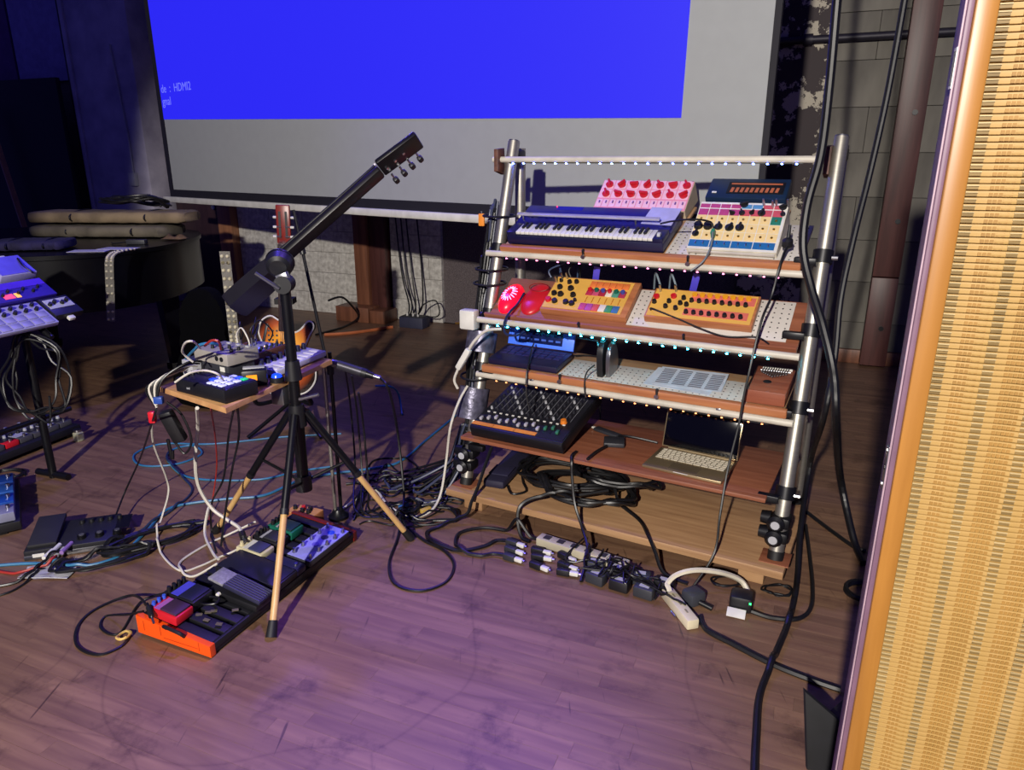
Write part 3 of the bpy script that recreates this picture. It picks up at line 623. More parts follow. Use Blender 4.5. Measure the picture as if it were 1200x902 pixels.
cyl('body', mat('grey_mic_body', '#4a4952', .35, .6), mi, d_ * 0.0, d_ * .62, .0185); cyl('switch_ring', BLK, mi, d_ * .56, d_ * .68, .0195); cyl('tail', BLKM, mi, d_ * .66, d_ * .84, .0175, .013); cyl('plug', CHR, mi, d_ * .82, d_ * 1.0, .0095); part('head', a_lathe(bm_new(), [(.015, 0), (.017, .012), (.013, .03), (.006, .036)], 14, (Matrix.Translation(d_ * .0) @ (-d_).to_track_quat('Z', 'Y').to_matrix().to_4x4())), STL, mi)
# ================================================================ THE RACK (local frame: x along shelves, y backwards, z up)
RA = R(-28.6); RO = G(546, 567, .1); RO.z = 0
RU = Vector((math.cos(RA), math.sin(RA), 0)); RV = Vector((-math.sin(RA), math.cos(RA), 0)); RW = 1.292; LEAN = .435 / 1.41
def rk(u, v, z): return RO + RU * u + RV * v + Vector((0, 0, z))
def rkM(u, v, z, tilt=0., turn=0.): return Matrix.Translation(rk(u, v, z)) @ Matrix.Rotation(RA + R(turn), 4, 'Z') @ Matrix.Rotation(R(tilt), 4, 'X')
rack = thing('pipe_rack', 'tall pipe rack with tilted wooden shelves and LED strips', 'rack', RO, RA)
def pv(z): return (z - .1) * LEAN
CLP = mat('clamp_black', '#15151a', .4, .3)
for s, u in ((-1, 0), (1, RW)):
    p = cyl('front_pole', ALU, rack, (u, pv(.1), .1), (u, pv(1.525), 1.525), .0255, n=24); cyl('end_cap', RUB, p, (u, pv(.1), .1), (u, pv(.13), .13), .0275)
    cyl('pole_plug', STL, p, (u, pv(1.52), 1.52), (u, pv(1.53), 1.53), .0235)
    q = cyl('rear_pole', ALU, rack, (u, .505, .1), (u, .497, 1.5), .0235, n=24); cyl('end_cap', RUB, q, (u, .505, .1), (u, .505, .13), .0255)
    part('top_joint', a_box(bm_new(), (u, .47, 1.47), (.05, .07, .05), None, .01), CLP, rack)
    for z in ((1.128, .88, .62, .33) if s > 0 else (1.083, .815, .592, .29)):
        v = pv(z); c = part('clamp', a_cyl(bm_new(), (u, v - LEAN * .022, z - .022), (u, v + LEAN * .022, z + .022), .034, n=20), CLP, rack)
        part('clamp_arm', a_box(bm_new(), (u - s * .05, v - .045, z - .012), (.075, .03, .026), None, .005), CLP, c)
        cyl('bolt', CHR, c, (u + s * .03, v - .014, z), (u + s * (.05 if s > 0 else .037), v - .014, z), .008, n=8)
    for dz in (0, -.05):
        z = .235 + dz; v = pv(z); k = part('knob_clamp', a_box(bm_new(), (u, v, z), (.068, .07, .044), None, .012), CLP, rack)
        part('star_knob', a_lathe(bm_new(), [(.03, 0), (.031, .012), (.022, .02), (.02, .022)], 10, Matrix.Translation((u - .012, v - .034, z)) @ Matrix.Rotation(R(90), 4, 'X')), CLP, k); cyl('knob_ring', LGR, k, (u - .012, v - .0555, z), (u - .012, v - .058, z), .016, .014); cyl('side_knob', CLP, k, (u - .035, v, z), (u - .068, v, z), .026, .022)
    # wooden bracket that carries the top bar
    part('bracket', a_prism(bm_new(), [(-.03, -.045), (.03, -.06), (.035, .0), (.03, .05), (-.03, .045)], (-.009, .009), Matrix.Translation((u - .045 if s < 0 else u - .03, .39, 1.45)) @ Matrix.Rotation(R(90), 4, 'Z') @ Matrix.Rotation(R(90), 4, 'X'), .002), WSD, rack)
WBR = mat('white_bar', '#c2bcae', .45)
BARS = [(1.453, .392, -.075, 1.262, .0125), (1.072, pv(1.072) - .048, -.03, 1.262, .013), (.806, .138, -.01, 1.275, .013), (.578, pv(.578) - .048, .005, 1.285, .013)]
LEDC = [('led_white_blue', '#5a74ff', 40), ('led_pink', '#ff80b8', 5), ('led_teal', '#38d0ff', 45), ('led_amber', '#ff9a60', 3)]
for (z, v, u0, u1, r), (nm, hx, es) in zip(BARS, LEDC):
    b = cyl('crossbar', WBR, rack, (u0, v, z), (u1, v, z), r, n=20)
    part('led_tape', a_box(bm_new(), ((u0 + u1) / 2, v - .004, z - r - .001), (u1 - u0 - .16, .01, .003)), BLK, b)
    m_ = mat(nm, hx, .4, emit=hx, estr=es); n_ = 24
    for i in range(n_): inst('led', 'rkled' + nm, b_box((.007, .009, .005), .001), m_, b, (u0 + .1 + (u1 - u0 - .2) * i / (n_ - 1), v - .006, z - r - .003))
OWD = wood('orange_wood', '#9a5b38', '#b97a50', grain=(1.5, 20, 20)); RWD = wood('red_brown_wood', '#7a4630', '#985f44', grain=(1.5, 20, 20)); LWD = wood('pale_plank', '#94704f', '#b38d66', grain=(1.2, 16, 16))
PEG = mat('pegboard_white', '#c9c3bb', .6, var=.04); PHL = mat('peg_hole', '#2a2528', .8)
S1 = (.262, 1.106, 21); S2 = (.18, .845, 32); S3 = (.118, .622, 8)
def sh_pt(S, u, w, n=0.): t = R(S[2]); return Vector((u, S[0] + w * math.cos(t) - n * math.sin(t), S[1] + w * math.sin(t) + n * math.cos(t)))
def sh_rot(S): return Matrix.Rotation(R(S[2]), 4, 'X')
def shelf_board(S, u0, u1, w0, w1, n0, n1, m, name='shelf_board', bev=.003):
    c = sh_pt(S, (u0 + u1) / 2, (w0 + w1) / 2, (n0 + n1) / 2); return box(name, m, rack, c, (u1 - u0, w1 - w0, n1 - n0), sh_rot(S), bev)
def pegboard(S, u0, u1, w0, w1, n0, skip=()):
    b = shelf_board(S, u0, u1, w0, w1, n0, n0 + .004, PEG, 'pegboard', .0005); bm = bm_new(); k = 0
    ux = u0 + .014
    while ux < u1 - .008:
        wy = w0 + .014
        while wy < w1 - .006:
            if not any(a < ux < c for a, c in skip):
                M_ = Matrix.Translation(sh_pt(S, ux, wy, n0 + .004)) @ sh_rot(S)
                a_cyl(bm, M_ @ Vector((0, 0, -.001)), M_ @ Vector((0, 0, .0006)), .0032, n=6)
            wy += .0254
        ux += .0254
    o = part('peg_holes', bm, PHL, b, smooth=0); o['kind'] = 'stuff'
    return b
def clips(S, us, w, n):
    for u in us:
        c = box('clip', BLK, rack, sh_pt(S, u, w, n + .006), (.008, .012, .022), sh_rot(S), .001); cyl('screw', CHR, c, sh_pt(S, u, w - .004, n - .012), sh_pt(S, u, w - .012, n - .012), .009, n=8)
# shelf 1
shelf_board(S1, .035, 1.232, -.02, .012, -.025, .006, OWD, 'lip', .006); shelf_board(S1, .04, 1.225, .012, .31, -.018, -.004, LWD); shelf_board(S1, .34, .745, .31, .45, -.018, -.004, LWD, 'shelf_extension'); shelf_board(S1, .83, 1.12, .31, .45, -.018, -.004, LWD, 'shelf_extension'); pegboard(S1, .74, 1.226, .012, .305, -.004, ((.86, 1.13),)); clips(S1, (.42, .84), -.022, .0)
# shelf 2
shelf_board(S2, .03, 1.262, -.02, .215, -.022, -.004, RWD); shelf_board(S2, .01, 1.262, -.034, -.02, -.026, .004, RWD, 'lip', .003); pegboard(S2, .633, 1.22, 0, .205, -.004, ((.72, 1.08),)); clips(S2, (.45, .87), -.037, .0)
# shelf 3
shelf_board(S3, .03, 1.262, -.028, .0, -.028, .004, OWD, 'lip', .006); shelf_board(S3, .04, 1.25, .0, .25, -.018, -.004, LWD); pegboard(S3, .375, 1.12, .0, .17, -.004); clips(S3, (.4, .8), -.03, .0)
# shelf 4 and base plank
box('shelf_board', RWD, rack, (.615, .215, .3225), (1.25, .47, .015), None, .002); 
for v in (.07, .46): cyl('shelf_support', WBR, rack, (-.0, v, .301), (1.29, v, .301), .012)
box('base_plank', LWD, rack, (.64, .25, .085), (1.385, .66, .03), None, .003)
for u in (.05, 1.22):
    for v in (.02, .48): box('skid', LWD, rack, (u, v, .035), (.09, .09, .069), None, .004)
for u in (0, RW): box('pole_pad', RWD, rack, (u, .01, .1005), (.1, .1, .004), None, .001)
for u, v in ((.33, .06), (.75, .02), (1.08, .03)):
    k = box('bracket_tab', CHR, rack, (u, v, .0), (.001, .001, .001)) if False else None
for S, us in ((S1, (.09, .51, 1.1)), (S2, (1.06,)), (S3, (.27, 1.03))):
    for u in us: box('bar_tab', CHR, rack, sh_pt(S, u, -.03 if S is not S2 else -.038, -.034), (.018, .006, .02), None, .002)
# ================================================================ SHELF 1 DEVICES
def dev(name, label, cat, S, u, w, n=0., tilt=0., turn=0., group=None):
    p = sh_pt(S, u, w, n); return thing(name, label, cat, group=group, M=rkM(p.x, p.y, p.z, S[2] + tilt, turn))
NAVY = mat('navy_synth_case', '#16163a', .35); NAVT = mat('navy_top_panel', '#1c1a66', .3)
kb = dev('keyboard_synth', 'dark blue keyboard synth with slim white keys', 'keyboard', S1, .06, .014, .001)
KW = .675
box('case', NAVY, kb, (KW / 2, .125, .021), (KW, .25, .04), bev=.006); box('cheek', NAVY, kb, (.022, .045, .046), (.042, .085, .022), bev=.004); box('cheek', NAVY, kb, (KW - .022, .045, .046), (.042, .085, .022), bev=.004)
box('top_panel', NAVT, kb, (KW / 2, .17, .047), (KW, .155, .03), (R(4), 0, 0), .005)
kw = .59 / 29
for i in range(29): inst('white_key', 'wkey', b_box((kw - .0015, .075, .012), .0015), WHT, kb, (.043 + kw * (i + .5), .045, .05))
for i in range(28):
    if i % 7 in (0, 1, 3, 4, 5): inst('black_key', 'bkey', b_box((kw * .55, .045, .012), .002), BLK, kb, (.043 + kw * (i + 1), .061, .059))
rl = box('lamp_rail', mat('clear_grey_rail', '#a09cb4', .2), kb, (KW / 2 - .02, .115, .085), (KW - .05, .02, .009), bev=.003)
for x in (.03, KW - .145): cyl('rail_post', STL, rl, (x, .115, .055), (x, .115, .085), .004, n=8)
for i in range(28): inst('button', 'kbb', b_box((.010, .007, .004), .001), mat('violet_button', '#2a2888', .4, var=.2), kb, (.06 + i * .0165, .14 + .022 * (i % 2), .06 + .0015 * (i % 2)))
box('display', mat('dim_blue_display', '#101040', .2, emit='#3030c0', estr=.4), kb, (.2, .225, .065), (.12, .03, .002), (R(4), 0, 0), 0)
cyl('indicator', mat('led_red_dot', '#ff3060', .4, emit='#ff2050', estr=4), kb, (.135, .235, .064), (.135, .235, .069), .003, n=8)
cyl('wheel', LGR, kb, (KW - .03, .035, .057), (KW - .018, .035, .057), .012)
sh = dev('paper_sheet', 'lavender paper lying over right end of keyboard synth', 'paper', S1, .615, .128, .0625); box('sheet', mat('lavender_paper', '#aaa8d4', .7), sh, (.06, .065, .006), (.125, .125, .0016), (R(6), 0, R(-3)), 0)
# pink patch box
PNK = mat('pink_panel', '#d98ba8', .5, var=.06); PNL = mat('pale_pink_cell', '#e3b5cc', .5, var=.05)
pk = thing('pink_synth', 'pink synth with two rows of red pointer knobs', 'synthesizer', M=rkM(.335, .535, 1.255, 42))
part('case', a_prism(bm_new(), [(-.004, 0), (.166, 0), (.166, -.1065), (-.004, -.0415)], (0, .4), Matrix(((0, 0, 1, 0), (1, 0, 0, 0), (0, 1, 0, 0), (0, 0, 0, 1)))), mat('cream_case', '#b9a98e', .6), pk); box('panel', PNK, pk, (.2, .08, .0015), (.396, .166, .003), bev=0)
for i in range(7):
    for j in range(2): inst('panel_cell', 'pkc', b_box((.052, .05, .0012)), PNL, pk, (.03 + i * .0565, .083 + j * .055, .0035)); inst('pointer_knob', 'pkk', b_pointer(.0165, .022), REDP, pk, (.036 + i * .0565, .078 + j * .055, .004), (0, 0, random.uniform(0, 3)))
for i in range(13): inst('panel_cell', 'pkd', b_box((.026, .042, .0012)), PNL, pk, (.018 + i * .0302, .028, .0035)); inst('toggle', 'pkt', b_box((.006, .014, .006), .002), mat('violet_toggle', '#6a4a90', .4), pk, (.02 + i * .0302, .033, .006))
box('foot_strip', RUB, pk, (.2, .0, -.0445), (.36, .012, .004), (R(-21), 0, 0), 0)
# colourful grid sequencer
gs = thing('grid_sequencer', 'sloped wooden sequencer with pink cream and blue grid', 'sequencer', M=rkM(.822, .272, 1.136, 43))
CASE = mat('cream_white_case', '#cfc8b8', .55)
bm = bm_new(); a_prism(bm, [(0, 0), (.236, 0), (.236, -.1195), (0, -.0245)], (0, .322), Matrix(((0, 0, 1, 0), (1, 0, 0, 0), (0, 1, 0, 0), (0, 0, 0, 1)))); part('case', bm, CASE, gs)
cw = .31 / 8; PUR = mat('magenta_cell', '#a63a72', .5, var=.12); ROS = mat('rose_cell', '#b84a5a', .5, var=.12); BLU = mat('blue_cell', '#1c5f9a', .5, var=.1); GRC = mat('green_cell', '#1e6e5c', .5)
box('panel', WHT, gs, (.161, .118, .001), (.318, .232, .003), bev=0)
for i in range(8):
    x = .0255 + i * cw - .005 + .001
    for j, (y, h) in enumerate(((.214, .022), (.183, .034))):
        m_ = PUR if i < 4 else (mat('steel_blue_cell', '#4a82b0', .5) if (j == 0 and i in (4, 5)) else ROS); inst('panel_cell', ('gsc', j, m_.name), b_box((cw - .003, h - .003, .0015)), m_, gs, (x, y, .003))
    for j in range(3):
        m_ = GRC if (i == 7 and j == 2) else CRM; inst('panel_cell', ('gsq', m_.name), b_box((cw - .003, .038, .0015)), m_, gs, (x, .066 + j * .041, .003))
        if not (i < 5 and j == 1): inst('socket', 'gss', b_cyl(.0045, .004, 8), BRS, gs, (x, .066 + j * .041, .003))
for i in range(4): inst('panel_cell', 'gsb', b_box((cw * 2 - .003, .032, .0015)), BLU, gs, (.0405 + i * cw * 2, .027, .003)); [inst('toggle', 'gst', b_box((.004, .012, .008), .001), CHR, gs, (.0405 + i * cw * 2 + d_, .027, .007)) for d_ in (-.012, .016)]
for i, (x, y, r) in enumerate(((.02, .108, .0165), (.056, .108, .0165), (.095, .108, .015), (.135, .106, .016), (.172, .108, .016), (.018, .07, .013), (.13, .178, .010), (.165, .18, .011), (.2, .182, .009), (.235, .182, .014), (.31, .18, .009), (.165, .222, .014), (.305, .214, .013))):
    inst('pointer_knob' if i > 1 else 'knob', ('gsk', r), b_pointer(r, .014) if i > 1 else b_knob(r, .016), BLK if i != 10 else REDP, gs, (x, y, .004), (0, 0, random.uniform(-1.2, 1.2)))
for x, y in ((.235, .222), (.268, .215), (.28, .222), (.32, .222)): inst('jack_plug', 'jack', b_jack, CHR, gs, (x, y, .003))
inst('green_plug', 'gpl', lambda bm: a_box(bm, (0, 0, 0), (.014, .024, .03), None, .003), mat('green_plug', '#2e7a5e', .4), gs, (.087, .062, .02))
box('end_label', WHT, gs, (.161, -.006, -.006), (.31, .002, .01), bev=0)
# teal drum computer
dc = thing('drum_computer', 'dark teal boxy device with orange lit number display', 'synthesizer', M=rkM(.825, .475, 1.313, 34))
box('case', mat('dark_teal_case', '#12263e', .4), dc, (.15, .0625, -.028), (.30, .125, .056), bev=.006); box('display_window', BLKM, dc, (.18, .062, .001), (.21, .07, .003), bev=0)
ORD = mat('orange_digit', '#a0583a', .4, emit='#ff8040', estr=.06)
for i in range(10): box('digit', ORD, dc, (.095 + i * .0185, .047, .003), (.011, .028, .001), (0, 0, R(-6)), 0)
box('display_bar', ORD, dc, (.18, .085, .003), (.19, .008, .001), bev=0); box('button', WHT, dc, (.03, .03, .003), (.018, .008, .004), bev=.001); part('riser', a_prism(bm_new(), [(.53, 1.2095), (.6, 1.2365), (.6, 1.332), (.53, 1.284)], (.86, 1.09), dc.matrix_world.inverted() @ Matrix.Translation(RO) @ Matrix.Rotation(RA, 4, 'Z') @ Matrix(((0, 0, 1, 0), (1, 0, 0, 0), (0, 1, 0, 0), (0, 0, 0, 1)))), LWD, dc)
# ================================================================ SHELF 2 DEVICES
rd = dev('glowing_red_toy', 'glowing red dome light with white starburst', 'light', S2, .093, .075, -.0035)
def dome(rx, ry, h, n=24):
    bm = bm_new(); rings = []
    for k_ in range(7):
        a = k_ / 6 * math.pi / 2; rr = math.cos(a) ** .7 if k_ < 6 else .03
        rings.append([bm.verts.new((rx * rr * math.cos(2 * math.pi * j / n), ry * rr * math.sin(2 * math.pi * j / n), h * math.sin(a))) for j in range(n)])
    for A, B in zip(rings, rings[1:]):
        for j in range(n): bm.faces.new((A[j], A[(j + 1) % n], B[(j + 1) % n], B[j]))
    bm.faces.new(rings[0]); bm.faces.new(rings[-1]); return bm
GRD = mat('glowing_red', '#ff1030', .3, emit='#ff0a30', estr=.75); part('dome', dome(.049, .088, .04), GRD, rd)
PWL = mat('glow_violet_white', '#d0b0ff', .3, emit='#c9a0ff', estr=1.6)
for i in range(16):
    a = 2 * math.pi * i / 16; a_box_r = (math.cos(a) * .023, math.sin(a) * .038, .037); box('ray', PWL, rd, a_box_r, (.022, .0035, .006), (0, R(28) * 1, a), .001)
r2_ = dev('red_round_box', 'flat red rounded box beside the glowing dome', 'box', S2, .202, .092, -.0035); part('lid', dome(.056, .098, .022, 28), REDP, r2_); part('groove', a_tube(bm_new(), [(.045 * math.cos(2 * math.pi * i / 20), .05 + .025 * math.sin(2 * math.pi * i / 20), .0235) for i in range(20)], .002, 5, True), mat('dark_red', '#7a1018', .5), r2_)
y1 = dev('yellow_wood_synth', 'wooden cased synth with yellow panel and rainbow keys', 'synthesizer', S2, .262, .012, -.0015)
box('case', OWD, y1, (.185, .1, .013), (.37, .205, .03), bev=.003); box('panel', YEL, y1, (.175, .102, .029), (.338, .185, .003), bev=0)
kc = ['#b8467e', '#a84a98', '#c8524e', '#d8d0c0', '#3c8a58', '#3a6a9a']; kd = ['#a82a4a', '#b84a6a', '#9a2038', '#d8d0c0', '#4a8a7a', '#a03048']
for i in range(6):
    x = .178 + i * .028; inst('key', ('y1k', i), b_box((.0265, .038, .005), .001), mat('key%d' % i, kc[i], .45, var=.05), y1, (x, .03, .032)); inst('key', ('y1k2', i), b_box((.0265, .036, .005), .001), mat('keyb%d' % i, kd[i], .45, var=.05), y1, (x, .118, .032)); inst('cap', ('y1c', i % 3), b_cyl(.009, .012, 12), (REDP, GRN, mat('blue_cap', '#3a4a9a', .4))[i % 3], y1, (x, .126, .033))
    inst('fader_slot', 'y1f', b_box((.003, .034, .002)), mat('orange_slot', '#b06a20', .5), y1, (x, .074, .031)); inst('key', 'y1o', b_box((.0265, .034, .004), .001), mat('orange_key', '#d8743a', .5), y1, (x, .166, .032))
for x, y, r in ((.03, .17, .008), (.07, .165, .01), (.1, .17, .01), (.04, .13, .012), (.09, .128, .013), (.03, .09, .012), (.06, .088, .013), (.115, .09, .012), (.135, .06, .007), (.05, .045, .012), (.1, .045, .012), (.128, .04, .012)):
    inst('knob', ('y1n', r), b_knob(r, .013), BLK, y1, (x, y, .03))
inst('knob', 'y1r', b_knob(.013, .013), REDP, y1, (.02, .05, .03))
for x, y in ((.03, .185), (.012, .16), (.05, .188)): inst('jack_plug', 'jack', b_jack, CHR, y1, (x, y, .03))
y2 = dev('yellow_knob_synth', 'wooden framed synth with yellow and pink panel of black knobs', 'synthesizer', S2, .70, .026, .0035)
box('case', OWD, y2, (.2, .08, .013), (.40, .165, .03), bev=.003); box('panel', YEL, y2, (.2, .08, .029), (.384, .15, .003), bev=0)
PKB = mat('coral_band', '#cf6a5e', .5)
box('colour_band', PKB, y2, (.27, .122, .031), (.235, .045, .001), bev=0); box('colour_band', PKB, y2, (.26, .042, .031), (.235, .04, .001), bev=0)
for i in range(8):
    x = .158 + i * .0285; inst('knob', 'y2k', b_knob(.0085, .013), BLK, y2, (x, .1, .031)); inst('knob', 'y2k', b_knob(.0085, .013), BLK, y2, (x - .004, .035, .031)); inst('cap', 'y2c', b_cyl(.0105, .008, 14), mat('amber_cap', '#e09a20', .4), y2, (x + .004, .134, .031))
for x, y in ((.02, .075), (.075, .085), (.07, .055), (.12, .08), (.11, .05), (.125, .11), (.145, .075)): inst('knob', 'y2n', b_knob(.009, .013), BLK, y2, (x, y, .031))
for x, y in ((.02, .105), (.085, .115)): inst('cap', 'y2r', b_cyl(.0115, .01, 14), REDP, y2, (x, y, .031))
for x, y in ((.025, .14), (.085, .145)): inst('jack_plug', 'jack', b_jack, CHR, y2, (x, y, .031))
tube('patch_lead', CBL, y2, [(.02, .03, .03), (.03, .02, .05), (.12, .0, .035), (.3, -.045, .012), (.42, -.03, .008), (.47, -.055, .006)], .003)
for u, lb in ((.43, 'blue violet plastic tab behind rainbow key synth'), (.84, 'blue violet plastic tab behind knob panel synth')):
    b_ = dev('plastic_tab', lb, 'tab', S2, u, .2265, -.01); box('tab', mat('blue_violet_tab', '#5048c8', .4), b_, (0, .0, .035), (.028, .004, .11), (R(-8), R(14), 0), .002)
# ================================================================ SHELF 3 DEVICES
BEZ = mat('led_tinted_bezel', '#4d7cff', .4, var=.03)  # blue LED light is put into the frame colour
bp = dev('blue_screen_pad', 'black pad instrument with tilted screen in LED-tinted blue frame', 'synthesizer', S3, .05, .002, 0)
box('deck', mat('violet_black_deck', '#1c1838', .35), bp, (.16, .085, .014), (.32, .17, .026), bev=.003)
for i in range(8):
    for j in range(3): inst('pad', 'bpp', b_box((.03, .026, .003), .001), mat('dark_violet_pad', '#2a2454', .4), bp, (.035 + i * .0355, .085 + j * .03, .0275))
sc_ = box('screen_frame', BEZ, bp, (.16, .2, .083), (.315, .012, .118), (R(-24), 0, 0), .003); box('screen', mat('dark_blue_screen', '#0d1644', .2), sc_, (.16, .1935, .083), (.21, .004, .082), (R(-24), 0, 0), .001)
for j in range(3):
    for i in range(6): box('screen_icon', mat('icon_blue', '#3a58b8', .4), sc_, (.075 + i * .034, .1915 + (j - 1) * .0092 - .0014, .083 + (j - 1) * .0205), (.022, .002, .008), (R(-24), 0, 0), 0)
ur = dev('upright_recorder', 'upright black device with two rounded slabs and teal light', 'device', S3, .535, .03, .0012)
part('slab', a_prism(bm_new(), [(x_, max(0., y_)) for x_, y_ in loop([(0, 0), (.05, 0), (.09, 0), (.085, .09), (.06, .135), (.02, .13), (.0, .09)], 4)], (0, .024), Matrix(((0, 0, 1, 0), (1, 0, 0, 0), (0, 1, 0, 0), (0, 0, 0, 1))), .003), BLK, ur)
part('slab', a_prism(bm_new(), [(x_, max(0., y_)) for x_, y_ in loop([(0.01, 0), (.05, 0), (.1, 0), (.1, .08), (.075, .125), (.035, .12), (.012, .08)], 4)], (.034, .05), Matrix(((0, 0, 1, 0), (1, 0, 0, 0), (0, 1, 0, 0), (0, 0, 0, 1))), .003), STL, ur)
tube('bridge', mat('teal_grip', '#2a8a94', .4), ur, [(.012, .03, .138), (.02, .06, .15), (.04, .07, .142), (.046, .06, .122)], .009)
pp = dev('printed_sheets', 'printed white sheets spread on teal lit pegboard', 'paper', S3, .72, .026, .002)
for k_, (x, y, rz) in enumerate(((.14, .075, -4), (.165, .095, 3))):
    s_ = box('sheet', mat('paper_print', '#bdc2cc', .7), pp, (x, y, .002 + k_ * .003), (.26, .16, .0012), (R(2), 0, R(rz)), 0)
    if k_:
        for c in range(4):
            for r_ in range(9): box('print_line', mat('print_grey', '#6a6a74', .8), s_, (x - .095 + c * .063, y - .062 + r_ * .0148, .0062 + .0346 * (r_ * .0148 - .062)), (.05, .0085, .0005), (R(2), 0, R(rz)), 0)
kl = dev('kalimba', 'brown wooden box kalimba with metal tines', 'kalimba', S3, 1.112, -.002, .001)
KLW = wood('kalimba_wood', '#7c4230', '#9a5a42', grain=(1.5, 20, 20)); box('box', KLW, kl, (.068, .115, .027), (.138, .225, .052), bev=.004); box('bridge', WHT, kl, (.075, .205, .057), (.105, .008, .008), (0, 0, R(4)), .001); cyl('bar', STL, kl, (.02, .175, .06), (.125, .18, .06), .003, n=8)
for i in range(11): cyl('tine', STL, kl, (.03 + i * .0085, .21, .06), (.03 + i * .0085, .1 + .035 * abs(i - 5) / 5, .07), .0026, n=5)
cyl('sound_hole', BLK, kl, (.06, .09, .0525), (.06, .09, .0538), .015)
# ================================================================ SHELF 4 DEVICES
def dev4(name, label, cat, u, v, tilt=0., turn=0., z=.331): return thing(name, label, cat, M=rkM(u, v, z, tilt, turn))
lp = dev4('laptop', 'open champagne gold laptop with pale keys and dark screen', 'laptop', .775, .035, 0, -3)
GLD = mat('champagne_metal', '#a08e6e', .35, .7, var=.04); box('base', GLD, lp, (.152, .105, .007), (.304, .212, .012), bev=.004)
box('key_well', mat('key_well', '#6e6654', .5), lp, (.152, .145, .0135), (.272, .104, .001), bev=0)
for r_ in range(6):
    n_ = (14, 14, 13, 13, 12, 8)[5 - r_] if r_ else 9; kwid = .268 / n_
    for i in range(n_): inst('key', ('lpk', n_), b_box((kwid - .0028, .0142, .002), .0008), CRM if False else mat('pale_key', '#cfc6b0', .5, var=.03), lp, (.018 + kwid * (i + .5), .1015 + r_ * .0172, .0147))
box('trackpad', mat('champagne_pad', '#8f7f64', .3, .6), lp, (.152, .045, .0134), (.11, .07, .0008), bev=0); box('notch', WHT, lp, (.152, -.0015, .011), (.055, .002, .002), bev=0)
ld = box('lid', GLD, lp, (.152, .245, .112), (.304, .006, .205), (R(-16), 0, 0), .002); box('screen', mat('black_glass', '#06060a', .08), ld, (.152, .2415, .113), (.294, .003, .193), (R(-16), 0, 0), .001)
cyl('hinge', GLD, lp, (.03, .213, .014), (.274, .213, .014), .006)
do = dev4('dock_adapter', 'square dark grey dock adapter angled on board', 'adapter', .60, .20, 0, 20); box('case', DGR, do, (0, 0, .012), (.085, .085, .02), bev=.006)
tube('cable_tail', CBL, do, [(-.03, -.05, .012), (-.07, -.12, .012), (-.10, -.19, .01)], .006)
dg = dev4('dongle', 'flat grey dongle with white tip by laptop lead', 'adapter', .53, .30, 0, -20); box('case', DGR, dg, (0, 0, .008), (.13, .035, .014), bev=.004); box('tip', WHT, dg, (-.075, 0, .008), (.02, .014, .008), bev=.003); tube('lead', CBL, dg, [(.06, 0, .008), (.1, .0, .02), (.15, .02, .02), (.22, .06, .01)], .005)
mx = dev4('mixing_desk', 'black mixing desk with orange front strip and fader rows', 'mixer', .038, -.012, 13, 0, .335)
MXC = mat('mixer_black', '#0f0f14', .45); box('case', MXC, mx, (.215, .21, .03), (.43, .42, .055), bev=.008); box('panel', mat('mixer_panel', '#17171f', .5), mx, (.215, .21, .058), (.418, .4, .003), bev=0); box('arm_rest', MXC, mx, (.215, .012, .03), (.43, .03, .05), (R(10), 0, 0), .01)
for i in range(3): box('channel_strip', mat('mixer_orange', '#d8842a', .45), mx, (.055 + i * .1, .022, .0595), (.098, .022, .003), bev=0)
FCW = mat('fader_cap', '#a9a6ae', .4)
for i in range(13):
    x = .03 + i * .0295
    inst('fader_slot', 'mxs', b_box((.003, .065, .002)), BLK, mx, (x, .075, .06)); inst('fader', 'mxf%d' % (i > 9), b_box((.012, .02, .012), .002), FCW if i <= 9 else mat('green_fader', '#2f6a52', .4), mx, (x, .055 + .012 * (i % 3), .066)); inst('button', 'mxb', b_box((.012, .007, .004), .001), WHT, mx, (x, .118, .061))
    inst('divider', 'mxd', b_box((.0014, .2, .001)), mat('grey_line', '#8a8a92', .5), mx, (x + .0147, .25, .06))
    for j in range(6): inst('knob', 'mxk%d' % ((i + j) % 5 == 0), b_knob(.0055, .012), LGR if (i + j) % 5 == 0 else mat('dark_knob', '#26262e', .4), mx, (x, .145 + j * .037, .059))
inst('knob', 'mxo', b_knob(.014, .016), mat('orange_knob', '#d87a28', .4), mx, (.375, .135, .059))
for i, x in enumerate((.02, .05, .07, .11, .15, .18, .22, .26, .3, .33, .37)): inst('jack_plug', ('mxj', i == 7), lambda bm: a_cyl(a_cyl(bm, (0, 0, 0), (0, 0, .05), .0055, .0055, 8), (0, 0, .05), (0, 0, .068), .0035, .002, 6), REDP if i == 7 else CHR, mx, (x + .02, .385 - .012 * (i % 2), .059))
